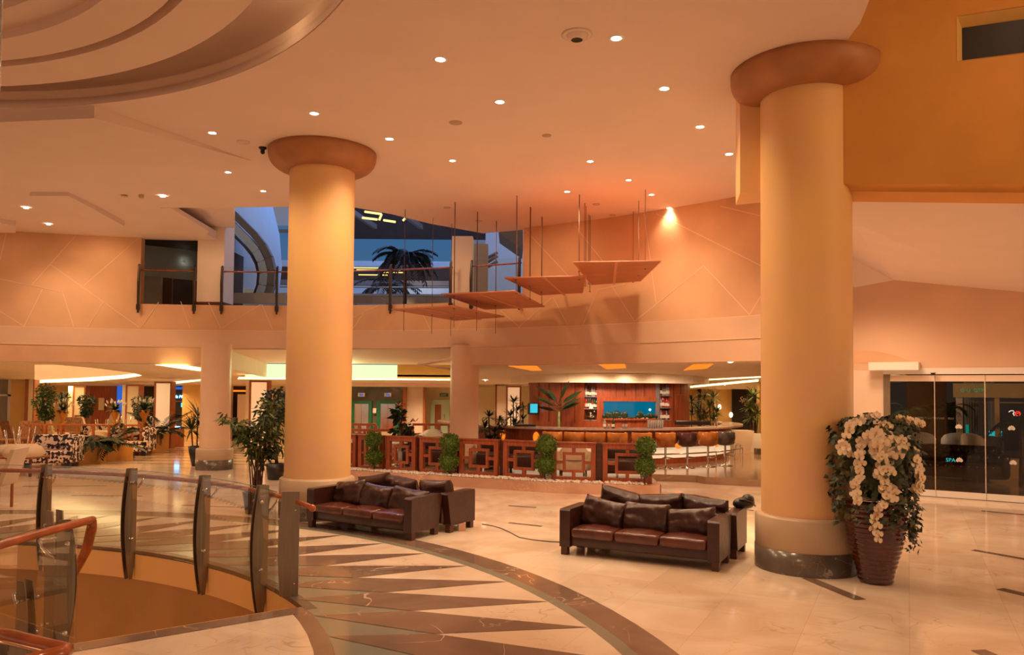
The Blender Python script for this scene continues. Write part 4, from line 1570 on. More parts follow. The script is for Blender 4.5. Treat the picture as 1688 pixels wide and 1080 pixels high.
for i in range(5):
    a0, a1 = rangs[i] - .6, rangs[i + 1] + .6
    if i == 4:
        a1 = ae + .3
    m = MB()
    m.arc(RP - .035, RP - .023, a1, a0, .0 if i < 4 else .03, .985, 14, 0)
    m.arc(RP - .036, RP - .022, a1, a0, .984, .987, 14, 1)
    under(m.build('glass_pane', ['glass', 'glassedge']), WR)
m = MB()
aend = ang(Cp(515, 833, hr_r))
pts = [PT(hr_r, 100 - (100 - aend) * k / 50, hrz) for k in range(51)]
m.tube(pts, .026, 12)
h = under(m.build('handrail', ['railwood']), WR)
m = MB()
e = PT(hr_r, aend, hrz)
m.ball(tuple(e), .034, 12, 8)
m.build('end_knob', ['railwood'], h)

# landing rail beside the stair head
under(rail_post((-3.56, 6.12, 0), radians(180 - 38), 'x', 1.02, -.30, .18), SR)
under(rail_post((-3.36, 5.92, 0), radians(180 + 20), 'x', .98, 0.0, .13), SR)
m = MB()
q0, q1 = Zp(152, 857, .98), Zp(-120, 935, .98)
pts = [q0 + (q1 - q0) * (k / 10) + Vector((0, 0, .01 * sin(pi * k / 10))) for k in range(11)]
m.tube(pts, .030, 12)
h = under(m.build('handrail', ['railwood']), SR)
m = MB()
g = [q0, Yp(151, 872, 6.25), Yp(143, 905, 6.42), Yp(131, 930, 6.62), Yp(118, 955, 6.9), Yp(100, 985, 7.3)]
m.tube(g, [.030, .040, .040, .034, .03, .03], 12)
m.build('descending_handrail', ['railwood'], h)
m = MB()
m.slab([q0 + Vector((-.12, .02, -.95)), q1 + Vector((0, 0, -.95)), q1 + Vector((0, 0, .03)), q0 + Vector((-.12, .02, .03))], (.01, .004, 0))
under(m.build('glass_pane', ['glass']), SR)
tp = Yp(60, 1010, 6.9)
under(rail_post((tp.x, 6.75, -.30), radians(150), 'x', .62, -.3, .18), SR)
m = MB()
n0, n1, n2 = Zp(-60, 1032, .95), Zp(108, 1073, .95), Zp(20, 1100, .93)
m.tube([n0, n0.lerp(n1, .5), n0.lerp(n1, .9), n1, n1.lerp(n2, .15) + Vector((.02, -.01, 0)), n1.lerp(n2, .5), n2], .032, 12)
under(m.build('handrail', ['railwood']), NR)
under(rail_post((n0.x + .15, n0.y + .08, 0), radians(80), 'x', .88, 0, .14), NR)

# mezzanine railing
M['bronze'] = mat('dark_bronze', (0.07, 0.045, 0.035), 0.35, 0.6)
mz0 = None
for pair, lb in ((((229, 437), (321, 438)), 'short glass railing of the mezzanine left of the white square pillar'),
                 (((366, 440), (457, 442), (644, 440), (743, 440)), 'long glass railing of the mezzanine in front of the arch and the palm'),
                 (((777, 438), (856, 431)), 'short glass railing of the mezzanine right of the middle pillar')):
    aa = [ang(Cp(x, y, RW - .08)) for x, y in pair]
    c0 = PT(RW, (aa[0] + aa[-1]) / 2, ZM)
    T_ = thing('mezzanine_railing', lb, 'railing', c0)
    for a in aa:
        loc = PT(RW - .06, a, ZM)
        if mz0 is None:
            mz0 = thing('mezzanine_post', 'x', 'x', loc, radians(a + 180))
            m = MB()
            poly = [(-.02, -.022, 1.0), (.035, -.022, .95), (.07, -.022, .55), (.05, -.022, .1), (.02, -.022, -.24), (-.02, -.022, -.15)]
            m.slab(poly, (0, .044, 0)); m.build('blade', ['bronze'], mz0)
            m = MB(); m.box(-.02, -.04, -.16, .04, .04, -.02); m.build('clamp', ['bronze'], mz0)
            m = MB(); m.tube([(-.01, 0, .82), (-.08, 0, .86)], .012); m.build('rail_bracket', ['bronze'], mz0)
            under(mz0, T_)
        else:
            under(dup(mz0, loc, radians(a + 180)), T_)
    for a, b_ in zip(aa, aa[1:]):
        m = MB()
        m.arc(RW - .015, RW - .005, b_ + .1, a - .1, ZM + .005, ZM + .98, 12)
        under(m.build('glass_pane', ['glass']), T_)
    m = MB()
    m.tube([PT(RW + .03, aa[0] + (aa[-1] - aa[0]) * q / 20, ZM + .86) for q in range(21)], .020, 8)
    under(m.build('handrail', ['railwood']), T_)

# ------------------------------------------------------------------ MEZZANINE and atrium beyond
def mbox(name, px0, py0, px1, py1, y, m_, dep=.3, z0=None, z1=None, kind='structure', label=None, cat=None):
    a, b_ = Yp(px0, (py0 + py1) / 2, y), Yp(px1, (py0 + py1) / 2, y)
    zz1 = Yp((px0 + px1) / 2, py0, y).z if z1 is None else z1
    zz0 = Yp((px0 + px1) / 2, py1, y).z if z0 is None else z0
    m = MB()
    m.box(a.x, y, zz0, b_.x, y + dep, zz1)
    return tag(m.build(name, [m_]), label, cat, None, kind)


M['pillarw'] = mat('white_pillar', (0.82, 0.68, 0.56), 0.7)
M['greyshade'] = mat('grey_wall', (0.42, 0.37, 0.31), 0.7, var=.05)
pb = MB()
a, b_ = Yp(326, 400, 19.65), Yp(370, 400, 19.65)
pb.box(a.x, 19.65, ZM - .1, b_.x, 20.35, 9.0)
struct('wall_mezzanine_pillar_left', pb, ['pillarw'])
pb = MB()
pb.box(a.x - .01, 19.63, ZM, b_.x + .01, 20.36, ZM + .08)
struct('baseboard_mezzanine', pb, ['darkwood'])
pb = MB()
a, b_ = Yp(745, 420, 18.9), Yp(779, 420, 18.9)
pb.box(a.x, 18.9, ZM - .1, b_.x, 19.5, HC)
struct('wall_mezzanine_pillar_middle', pb, ['pillarw'])
mbox('wall_mezzanine_pier', 778, 400, 804, 497, 19.9, 'greyshade', .3, ZM - .1, HC)
mbox('wall_corridor', 216, 392, 266, 497, 21.3, 'greyshade', .1, ZM - .1, HC)
mbox('wall_corridor_rear', 262, 392, 330, 497, 23.0, 'dark', .1, ZM - .1, HC)
m = MB()
m.box(-11, 19.8, 5.83, -8.1, 23, 5.9)
m.box(-8.15, 20.3, ZM, -8.05, 23.1, 5.9)  # side wall added to keep blue atrium light out of the corridor
struct('ceiling_corridor_and_light_block', m, ['dark'])
dr_ = mbox('door_5', 268, 398, 284, 497, 21.6, 'darkwood', .06, ZM - .02, None)
mh = MB(); mh.box(Yp(272, 440, 21.5).x, 21.53, ZM + .95, Yp(274, 440, 21.5).x, 21.58, ZM + 1.1); mh.build('handle', ['chrome'], dr_)
mbox('baseboard_corridor', 240, 490, 330, 497, 20.9, 'darkwood', .05, ZM - .02, ZM + .08)
light('POINT', 'corridor_lamp', (-9.2, 21.6, 5.5), 2.5, (1, .8, .5), .1)
ex = mbox('exit_light', 287, 391, 294, 393.5, 21.2, 'greensign', .03, kind=None, label='small green glowing exit light in the dark mezzanine corridor', cat='exit light')
# atrium
mbox('wall_atrium_rear', 300, 360, 900, 500, 36, 'atriumw', .2, 2.5, 12)
mbox('window_3', 455, 373, 745, 432, 35.6, 'nightblue', .05)
mbox('trim_30', 440, 384, 750, 379, 35.3, 'atriumg', .1, None, None)
mbox('trim_31', 440, 430, 745, 440, 33, 'atriumw', .2)
mbox('trim_32', 440, 441, 748, 462, 32.5, 'dark', .2)
mbox('trim_33', 440, 462, 748, 470, 31, 'atriumg', .2)
mbox('trim_34', 440, 474, 748, 484, 31, 'atriumw', .2)
mbox('floor_atrium_far', 380, 486, 748, 500, 26, 'tanm', 6.0)
mbox('trim_35', 380, 484, 748, 487, 25.8, 'greyshade', .1)
for i, (x0, x1, yy) in enumerate(((592, 636, 441.5), (600, 660, 445), (640, 665, 449), (603, 640, 453))):
    mbox('light_strip', x0 - 12, yy - .5, x1, yy + 1.0, 32.485, 'coveyellow', .02, kind=None,
         label='warm light strip beyond the palm, %s' % ['highest', 'second from the top', 'short one beside the palm trunk', 'lowest'][i], cat='light strip')
# dark atrium roof with one lighter bay
lt = MB()
lt.slab([(-9, 33.5, 10.2), (4, 33.5, 10.2), (4, 34, 8.6), (-9, 34, 8.6)], (0, .1, 0), 0)
for k in range(5):
    x = -7.5 + 2.0 * k
    lt.slab([(x, 28, 9.3), (x + .15, 28, 9.3), (x + 1.6, 33.4, 8.9), (x + 1.45, 33.4, 8.9)], .2, 1)
struct('trim_36', lt, ['dark', 'atriumg'])
for i, (x0, y0, x1, y1) in enumerate(((601, 349, 629, 353), (597, 359, 622, 362), (629, 353, 625, 363), (632, 363, 652, 366), (664, 364, 668, 360))):
    a, b_ = Yp(x0, y0, 31), Yp(x1, y1, 31)
    m = MB(); m.tube([a, b_], .045, 6)
    tag(m.build('light_strip', ['coveyellow']), 'yellow light tube under the atrium roof, ' + ['top edge of the lit square', 'bottom edge of the lit square', 'right edge of the lit square', 'middle one to the right', 'rightmost short piece'][i], 'light strip')
# curved white bulkhead with the round arch
at = thing('atrium_arch', 'large curved white arch structure seen through the mezzanine opening', 'arch', (0, 0, 0))
m = MB()
n = 16
cwx, cwy = -12.5, 25.0
R0 = Yp(455, 400, 25).x - cwx
m.lathe([(R0 * .98, 5.0), (R0, 6.1), (R0 - .1, 7.2), (R0 - .45, 8.6), (R0 - .6, 9.5)], 30, (cwx, cwy, 0), 0, True, -90, 60)
m.build('curved_wall', ['atriumw'], at)
for k, (dr0, w_, m_) in enumerate(((0.0, .20, 'atriumg'), (-.30, .07, 'bronze'), (-.42, .22, 'atriumw'), (-.72, .05, 'bronze'))):
    m = MB()
    pts = [(384, 352), (400, 368), (418, 386), (432, 404), (442, 424), (447, 446), (445, 470), (438, 490)]
    c0 = Vector((360, 470, 0))
    P = []
    for x, y in pts:
        v = Vector((x, y, 0)) - c0
        v = v * (1 + dr0 * .35)
        P.append(Yp(c0.x + v.x, c0.y + v.y, 22.5 - .02 * k))
    for i in range(len(P) - 1):
        a, b_ = P[i], P[i + 1]
        d = (b_ - a).normalized(); s_ = Vector((d.z, 0, -d.x)) * w_ / 2
        m.slab([a - s_, b_ - s_, b_ + s_, a + s_], (0, .25 + .05 * k, 0))
    m.build('arch_ring', [m_], at)
mbox('wall_under_arch', 380, 483, 470, 500, 21.5, 'greyshade', .1)
# right small opening
mbox('wall_atrium_right', 800, 385, 900, 500, 26, 'atriumw', .1, ZM, 9)
sb = MB()
sb.slab([Yp(822, 384, 21), Yp(862, 412, 21), Yp(862, 372, 21), Yp(822, 372, 21)], (0, 1.5, 0))
struct('trim_37', sb, ['atriumg'])
for i, (x0, y0, x1, y1) in enumerate(((804, 425, 820, 416), (804, 432, 820, 422), (804, 440, 820, 431))):
    m = MB(); m.tube([Yp(x0, y0, 24), Yp(x1, y1, 24)], .05)
    struct('trim_%d' % (38 + i), m, ['atriumg'])
# mezzanine rails of the far gallery
m = MB()
m.tube([Yp(455, 473, 27), Yp(743, 474, 27)], .03)
tag(m.build('handrail', ['greyshade']), 'thin pale handrail of the far gallery under the palm', 'handrail')
light('POINT', 'atrium_lamp', (-3.5, 30, 6.4), 18, (1, .7, .4), .4)
light('AREA', 'atrium_skylight', (1.3, 24.0, 8.5), 30, (0.16, 0.45, 1.0), 2, (0, 0.15, -1))

# ------------------------------------------------------------------ LEATHER SOFAS
def pillow(w, h, d, seed=0, sag=.0):
    """soft loose cushion, local x width, z height, y thickness"""
    rnd = random.Random(seed)
    m = MB()
    nu, nv = 26, 18
    ph = [rnd.uniform(0, 6.3) for _ in range(6)]
    vs = []
    for side in (-1, 1):
        for j in range(nv + 1):
            for i in range(nu + 1):
                u, v = -1 + 2 * i / nu, -1 + 2 * j / nv
                t = max(0.0, (1 - abs(u) ** 2.6) * (1 - abs(v) ** 2.6)) ** .36
                pin = 1 - .05 * (abs(u) ** 2) * 0 - .06 * (1 - abs(v) ** 2) * abs(u) ** 6
                cr = (1 - abs(u)) * (1 - abs(v))
                wr = (.012 * sin(3.1 * u + 2 * v + ph[0]) + .008 * sin(5.5 * v - 4 * u * v + ph[1]) + .007 * sin(8 * u * (1 + .5 * v) + ph[2])
                      + .006 * abs(sin(10 * atan2(v + .9, u + .02 * ph[3]) + ph[3])) * (v < .3) + .005 * sin(17 * u * v + ph[4])) * t
                x = u * w / 2 * pin * (1 - .03 * v * v)
                z = v * h / 2 * (1 - .08 * u * u * 0) * (1 + .04 * cos(u * 2.2)) - sag * (1 - u * u) * max(0, v)
                y = side * (t * d / 2) + wr
                vs.append((x, y, z))
    k = (nu + 1) * (nv + 1)
    fs = []
    for s in (0, 1):
        for j in range(nv):
            for i in range(nu):
                a = s * k + j * (nu + 1) + i
                q = (a, a + 1, a + nu + 2, a + nu + 1)
                fs.append(q if s == 0 else q[::-1])
    m.add(vs, fs, 0, True)
    return m


def sofa(loc, rz, label, L=1.94, D=.66, seed=1, pil=((.0, .0, 0), (.0, .0, 0), (.0, .0, 0))):
    t = thing('leather_sofa', label, 'sofa', loc, rz)
    m = MB(); m.box(.13, .03, .11, L - .13, D - .06, .24, bev=.02); m.build('base', ['leather'], t)
    m = MB()
    m.slab([(.13, D - .17, .22), (L - .13, D - .17, .22), (L - .13, D - .02, .13), (.13, D - .02, .13)], 0.0001)
    m = MB()
    m.box(.12, D - .16, .12, L - .12, D - .02, .53, bev=.03)
    m.build('backrest', ['leather'], t)
    for x0 in (0, L - .15):
        m = MB()
        b = .03
        # side panel: slightly narrower towards the floor at the rear
        y1, y0 = D, 0
        pr_ = [(y0, .10), (y1 - .07, .10), (y1 + .01, .53), (y1 - .01, .555), (y0 + .02, .555), (y0, .535)]
        m.slab([(x0 + .008, y, z) for y, z in pr_], (.134, 0, 0))
        m.build('armrest', ['leather'], t)
    sw_ = (L - .30) / 3
    for k in range(3):
        m = MB()
        x0 = .15 + k * sw_
        vs, fs = [], []
        m.box(x0 + .004, -.012, .215, x0 + sw_ - .004, D - .15, .335, bev=.035)
        m.add([], [])
        # crown of the cushion
        n = 8
        vv = []
        for j in range(n + 1):
            for i in range(n + 1):
                u, v = -1 + 2 * i / n, -1 + 2 * j / n
                vv.append((x0 + sw_ / 2 + u * (sw_ / 2 - .04), (D - .15) / 2 + v * ((D - .15) / 2 - .04), .334 + .022 * (1 - u * u) * (1 - v * v) + .003 * sin(9 * u + seed) * (1 - v * v)))
        m.add(vv, [(j * (n + 1) + i, j * (n + 1) + i + 1, (j + 1) * (n + 1) + i + 1, (j + 1) * (n + 1) + i) for j in range(n) for i in range(n)], 0, True)
        m.build('seat_cushion', ['leatherseat'], t)
    for k in range(3):
        dx, dz, tw = pil[k]
        p = pillow(.60, .38, .26, seed * 10 + k, .03).build('back_pillow', ['leather'], t, (.15 + sw_ * (k + .5) + dx, D - .235, .475 + dz))
        p.rotation_euler = (radians(-18), radians(tw), radians(-6 + 5 * k))
    for x in (.06, L - .06):
        for y in (.05, D - .11):
            m = MB(); m.box(x - .04, y - .03, 0, x + .04, y + .05, .12); m.build('leg', ['darkwood'], t)
    return t


rz1 = atan2(10.28 - 11.29, -1.27 + 2.92)
rz2 = atan2(8.63 - 9.50, 2.33 - .62)
sofa(Vector((-2.95, 11.27, 0)), rz1, 'three-seat brown leather sofa facing the patterned floor, left of the two pairs', seed=1, pil=((.02, .0, -8), (.0, -.02, 3), (.02, -.03, 5)))
sofa(Vector((.59, 9.53, 0)), rz2, 'front three-seat brown leather sofa nearest the thick yellow column', seed=4, pil=((.0, .0, 8), (.0, -.01, 0), (.0, -.03, -6)))


def back_to_back(front, rz, L, D, gap):
    c, s = cos(rz), sin(rz)
    f = lambda x, y: Vector((front[0] + c * x - s * y, front[1] + s * x + c * y, 0))
    return f(L, D + gap + D)


sofa(back_to_back((-2.95, 11.27), rz1, 2.03, .66, .03), rz1 + pi, 'rear brown leather sofa standing back to back with the left front sofa', seed=7, pil=((-.05, .05, 4), (.05, .05, -5), (.0, .06, 10)))
sofa(back_to_back((.59, 9.53), rz2, 1.99, .66, .05), rz2 + pi, 'rear brown leather sofa partly hidden by the thick yellow column', seed=9, pil=((.0, .05, -4), (.0, .05, 6), (.0, .07, -12)))
# black bag on the rear right sofa
bp_ = Yp(1226, 827, 9.75)
bg = thing('black_bag', 'black soft bag lying on top of the rear right sofa', 'bag', bp_, .3)
m = MB(); m.ball((0, 0, -.02), (.15, .09, .075), 20, 12, jit=.02); m.ball((.06, 0, .02), (.08, .08, .07), 14, 10, jit=.03); m.build('bag_body', ['black'], bg)
m = MB(); m.tube([(-.10, -.05, .03), (-.04, -.09, .03), (.05, -.09, 0), (.12, -.07, -.05)], .01); m.build('strap', ['black'], bg)
# cable on the marble between the sofas
m = MB()
cpts = [(795, 864), (812, 867), (826, 871), (843, 879), (856, 886), (878, 890), (905, 893), (928, 894)]
P = [Zp(x, y, .006) for x, y in cpts]
m.tube(P, .007, 6)
tag(m.build('floor_cable', ['darkst']), 'thin dark cable lying on the marble between the two sofa groups', 'cable')
bx = MB(); bx.box(-.05, -.04, 0, .05, .04, .10)
tag(bx.build('small_box', ['pinkst'], None, Zp(757, 876, 0) + Vector((.03, .05, 0)), .3), 'small brown block on the floor under the corner of the left rear sofa', 'box')

# ------------------------------------------------------------------ ORCHID VASE
vb = Zp(1456, 966, 0)
VX, VY = vb.x, vb.y + .16
ov = thing('orchid_vase', 'tall ribbed red vase of white orchids and ivy beside the thick yellow column', 'vase', (VX, VY, 0))
m = MB()
prof = [(.01, .0), (.16, .0)]
nr = 17
for k in range(nr):
    z0 = .01 + .85 * k / nr
    u = k / nr
    r = .170 + .135 * sin(min(1, u * 1.15) * pi / 2) ** 1.2
    if u > .85:
        r -= (u - .85) * .15
    prof += [(r - .006, z0), (r + .006, z0 + .012), (r + .009, z0 + .026), (r + .005, z0 + .04)]
prof += [(.27, .86), (.25, .87), (.22, .84), (.01, .84)]
m.lathe(prof, 48)
m.build('vase_body', ['vase'], ov)


def ivy_leaf(m, p, d, nrm, s, mi=0):
    d = d.normalized()
    side = d.cross(nrm).normalized()
    pts = [(0, 0), (.35, .55), (.15, .95) if False else (.45, .75), (.75, .35), (1.15, 0), (.75, -.35), (.45, -.75), (.35, -.55)]
    c = [p + d * (x - .2) * s + side * y * s * .75 + nrm * (-.18 * abs(y) * s) for x, y in pts]
    m.add(c, [(0, 1, 2, 3), (0, 3, 4, 5), (0, 5, 6, 7)], mi, False)


rnd = random.Random(5)
fo = MB()
fl2 = MB()
top = Vector((0, 0, 1.12))
for i in range(1500):
    # canopy shell: a drooping dome around the vase mouth, longer on the right side
    a = rnd.uniform(0, 2 * pi)
    u = rnd.random() ** .8
    R = .12 + .33 * min(1, u * 1.6)
    z = 1.74 - .30 * u ** 2 * 1.0
    drop = 0
    if u > .45:
        side_r = max(0, cos(a))
        drop = (u - .45) / .55 * (.62 + .30 * side_r + .18 * rnd.random())
        R = .40 + .05 * rnd.random() - (.05 * drop)
    p = Vector((R * cos(a) * 1.02, R * sin(a), z - drop - .05 * rnd.random()))
    p += Vector([rnd.gauss(0, .022) for _ in range(3)])
    out = Vector((cos(a), sin(a), .3)).normalized()
    d = (Vector((rnd.gauss(0, .5), rnd.gauss(0, .5), -.7)) + out * .4).normalized()
    ivy_leaf(fo if rnd.random() < .75 else fl2, p, d, (out + Vector([rnd.gauss(0, .35) for _ in range(3)])).normalized(), rnd.uniform(.045, .085))
for a, L in ((-.2, .75), (.1, .60), (-.5, .66), (.35, .5), (-2.2, .25), (-2.9, .55), (3.0, .35), (-1.2, .2), (-.05, .88)):   # trailing strands
    p0 = Vector((.42 * cos(a), .42 * sin(a), 1.15))
    n = int(L / .045)
    for k in range(n):
        q = p0 + Vector((.03 * sin(k * .9 + a), .02 * cos(k + a), -k * .045)) + Vector([rnd.gauss(0, .015) for _ in range(3)])
        q.x -= .06 * (k / n)
        for _ in range(2):
            ivy_leaf(fo, q, Vector((rnd.gauss(0, 1), rnd.gauss(0, 1), -.8)), Vector((cos(a) + rnd.gauss(0, .3), -1 * .6 + sin(a), .3)).normalized(), rnd.uniform(.035, .06))
M['ivy'] = mat('ivy_leaf', (0.055, 0.075, 0.035), 0.55, var=.5, scale=14, col2=(0.02, 0.03, 0.015))
M['ivy2'] = mat('ivy_leaf_olive', (0.13, 0.12, 0.045), 0.55, var=.5, scale=14, col2=(0.06, 0.06, 0.02))
fo.build('ivy_foliage', ['ivy'], ov)
fl2.build('olive_foliage', ['ivy2'], ov)
sk = MB()
sk.ball((0, 0, 1.27), (.34, .34, .40), 16, 10)
sk.build('foliage_core', ['leafdk'], ov)


def orchid(m, c, nrm, s):
    nrm = nrm.normalized()
    t1 = nrm.cross(Vector((0, 0, 1)))
    if t1.length < .1:
        t1 = Vector((1, 0, 0))
    t1.normalize()
    t2 = t1.cross(nrm).normalized()
    spin = rnd.uniform(-.25, .25)
    for k, (ang_, L, W) in enumerate(((0, 1.0, 1.15), (180, 1.0, 1.15), (90, .95, .75), (215, .95, .7), (325, .95, .7))):
        a = radians(ang_) + spin
        d = t1 * cos(a) + t2 * sin(a)
        sd = t1 * -sin(a) + t2 * cos(a)
        off = nrm * (.02 * s if k < 2 else 0)
        pts = [c + off]
        for u, w_ in ((.35, .42), (.75, .5), (1.0, .22)):
            pts.append(c + off + d * s * L * u + sd * s * W * w_ + nrm * s * (.10 * u))
        for u, w_ in ((1.0, .22), (.75, .5), (.35, .42)):
            pts.append(c + off + d * s * L * u - sd * s * W * w_ + nrm * s * (.10 * u))
        m.add(pts, [(0, 1, 2, 5, 6), (2, 3, 4, 5)], 0, True)
    q = c + nrm * s * .12 - t2 * s * .15
    m.add([q + t1 * s * .2, q + t2 * s * .22, q - t1 * s * .2, q - t2 * s * .3, q + nrm * s * .2], [(0, 1, 4), (1, 2, 4), (2, 3, 4), (3, 0, 4)], 1, False)


def spray(path, n, s0, s1, wd):
    m = MB()
    P_ = [Vector(p) for p in path]
    seg_ = []
    for k in range(n):
        t = k / max(1, n - 1) * (len(P_) - 1)
        i = min(int(t), len(P_) - 2)
        q = P_[i].lerp(P_[i + 1], t - i)
        u = k / max(1, n - 1)
        q = q + Vector((rnd.uniform(-wd, wd) * (1 - .55 * u), rnd.uniform(-.05, .03), rnd.uniform(-.02, .02)))
        out = Vector((q.x * .8 + rnd.gauss(0, .2), q.y - .35, .12 + rnd.gauss(0, .2)))
        if out.y > -.05:
            out.y = -.05
        orchid(m, q, out, s0 + (s1 - s0) * u)
    m.tube(P_, .006, 5, 1)
    return m.build('orchid_spray', ['petal', 'petalheart'], ov)


def vp(px, py, y=None):
    p = Yp(px, py, (y if y is not None else VY - .40))
    return p - Vector((VX, VY, 0))


spray([vp(1455, 712), vp(1456, 740), vp(1462, 760), vp(1463, 800), vp(1466, 830)], 46, .062, .05, .09)
spray([vp(1440, 716), vp(1438, 735), vp(1450, 765), vp(1455, 800)], 20, .058, .05, .07)
spray([vp(1470, 718), vp(1484, 742), vp(1478, 756)], 14, .058, .05, .07)
spray([vp(1453, 828), vp(1444, 850), vp(1442, 868), vp(1448, 888)], 11, .048, .042, .03)
spray([vp(1502, 738, VY - .3), vp(1512, 760, VY - .32), vp(1514, 790, VY - .32), vp(1508, 812, VY - .32)], 26, .056, .045, .05)
spray([vp(1400, 700, VY - .3), vp(1390, 735, VY - .3), vp(1388, 745, VY - .3)], 8, .05, .045, .04)
spray([vp(1415, 728, VY - .35), vp(1418, 770, VY - .36), vp(1410, 800, VY - .36), vp(1412, 828, VY - .36)], 26, .045, .042, .035)
spray([vp(1400, 700, VY - .25), vp(1420, 694, VY - .25)], 9, .045, .045, .02)
spray([vp(1450, 698, VY - .34), vp(1464, 706, VY - .36)], 7, .045, .045, .03)
spray([vp(1482, 690, VY - .2), vp(1500, 694, VY - .22), vp(1520, 700, VY - .22)], 13, .045, .045, .02)
spray([vp(1425, 688, VY - .2), vp(1445, 686, VY - .2)], 7, .040, .040, .02)
spray([vp(1398, 748, VY - .25), vp(1384, 728, VY - .2)], 6, .045, .04, .03)

# ------------------------------------------------------------------ PLANTER LEDGE, SCREENS, TOPIARIES
SC = [(2.75, 15.19), (.82, 15.55), (-.14, 16.02), (-1.08, 16.4), (-1.95, 16.8), (-2.72, 17.12), (-3.4, 17.45), (-4.4, 18.0)]
SPX = [(994, 1075), (910, 982), (831, 898), (758, 822), (693, 751), (638, 686), (592, 632.5), (560, 588)]


def scr_y(x):
    pts = sorted(SC)
    for (x0, y0), (x1, y1) in zip(pts, pts[1:]):
        if x0 <= x <= x1:
            return y0 + (y1 - y0) * (x - x0) / (x1 - x0)
    return pts[0][1] if x < pts[0][0] else pts[-1][1]


def scr_pt(px):
    y = 16.0
    for _ in range(25):
        p = Yp(px, 760, y)
        y = .5 * y + .5 * scr_y(p.x)
    return Vector((p.x, y, 0))


lg = MB()
fr = [Vector((x, y - (.42 if x > 0 else .42), 0)) for x, y in SC]
fr[0] = Vector((2.82, 14.78, 0))
bk = [Vector((x + .02, y + .18, 0)) for x, y in SC]
bk[0] = Vector((2.95, 15.4, 0))
for i in range(len(SC) - 1):
    lg.slab([fr[i], bk[i], bk[i + 1], fr[i + 1]], .195, 0)
tag(lg.build('planter_ledge', ['pinkst']), 'long low pink stone ledge carrying the lattice screens', 'ledge')
pb_ = MB()
rnd = random.Random(3)
for i in range(1100):
    t = rnd.random() * (len(SC) - 1)
    k = min(int(t), len(SC) - 2)
    u = t - k
    a = fr[k].lerp(fr[k + 1], u)
    b_ = bk[k].lerp(bk[k + 1], u)
    v = rnd.uniform(.12, .62)
    p = a.lerp(b_, v)
    if p.x > 2.62:
        continue
    r = rnd.uniform(.02, .042)
    pb_.ball((p.x, p.y, .195 + r * .5), (r, r * .9, r * .7), 6, 4, jit=.1)
tag(pb_.build('white_pebbles', ['pebble']), 'strip of white pebbles on the ledge in front of the lattice screens', 'pebbles', None, 'stuff')


def screen_(px0, px1, label, grp=None):
    a, b_ = scr_pt(px0), scr_pt(px1)
    L = (b_ - a).length
    t = thing('lattice_screen', label, 'screen', (a + b_) / 2 + Vector((0, 0, .195)), atan2(b_.y - a.y, b_.x - a.x), grp)
    w, h, f = L / 2, .75, .09
    m = MB()
    m.box(-w, -.05, 0, -w + f, .05, h); m.box(w - f, -.05, 0, w, .05, h)
    m.box(-w + f, -.05, 0, w - f, .05, f); m.box(-w + f, -.05, h - f, w - f, .05, h)
    m.build('outer_frame', ['redwood'], t)
    m = MB()
    iw, ih = w * .50, .20
    c = h / 2
    g = .055
    m.box(-iw, -.035, c - ih, -iw + g, .035, c + ih); m.box(iw - g, -.035, c - ih, iw, .035, c + ih)
    m.box(-iw + g, -.035, c - ih, iw - g, .035, c - ih + g); m.box(-iw + g, -.035, c + ih - g, iw - g, .035, c + ih)
    m.build('inner_square', ['redwood'], t)
    for bx_ in ((-w + f, c - .03, -iw, c + .03), (iw, c - .03, w - f, c + .03), (-.035, f, .035, c - ih), (-.035, c + ih, .035, h - f)):
        m = MB(); m.box(bx_[0], -.035, bx_[1], bx_[2], .035, bx_[3]); m.build('lattice_bar', ['redwood'], t)
    m = MB(); m.box(-w - .02, -.07, h, w + .02, .07, h + .025); m.build('cap_rail', ['redwood'], t)
    return t


labs = ['rightmost red lattice screen on the ledge, in front of the bar stools', 'red lattice screen second from the right end of the ledge', 'red lattice screen left of the third topiary',
        'red lattice screen standing in front of the rear round pillar', 'red lattice screen just left of the second topiary', 'red lattice screen right of the first topiary', 'red lattice screen behind the first topiary',
        'red lattice screen cut off by the big left column']
for (a, b_), lb in zip(SPX, labs):
    screen_(a, b_, lb)
# red link posts closing the gaps
for (a0_, _), (_, b1_), lb in zip(SPX, SPX[1:], range(9)):
    pa, pb2 = scr_pt(b1_), scr_pt(a0_)
    if lb in (1,):
        continue
    c = (pa + pb2) / 2
    m = MB()
    m.box(-(pb2 - pa).length / 2 + .0, .06, 0, (pb2 - pa).length / 2, .12, .76)
    o = m.build('screen_post', ['darkwood'], None, c + Vector((0, 0, .195)), atan2((pb2 - pa).y, (pb2 - pa).x))
    tag(o, 'dark post filling the gap ' + ['left of the rightmost screen', '', 'behind the third topiary', 'right of the screen at the rear pillar', 'behind the second topiary', 'right of the screen beside the first topiary', 'right of the cut-off screen'][lb], 'post')


def leafball(m, c, r, n, s, seed=0, mi=0, shell=.75):
    rd = random.Random(seed)
    for _ in range(n):
        v = Vector([rd.gauss(0, 1) for _ in range(3)]).normalized()
        rr = r * rd.uniform(shell, 1.03)
        p = Vector(c) + v * rr
        d = (v + Vector([rd.gauss(0, .7) for _ in range(3)])).normalized()
        m.leaf(p, d, Vector([rd.gauss(0, 1) for _ in range(3)]).normalized(), s * rd.uniform(.7, 1.2), s * .7, mi, .1, 1)


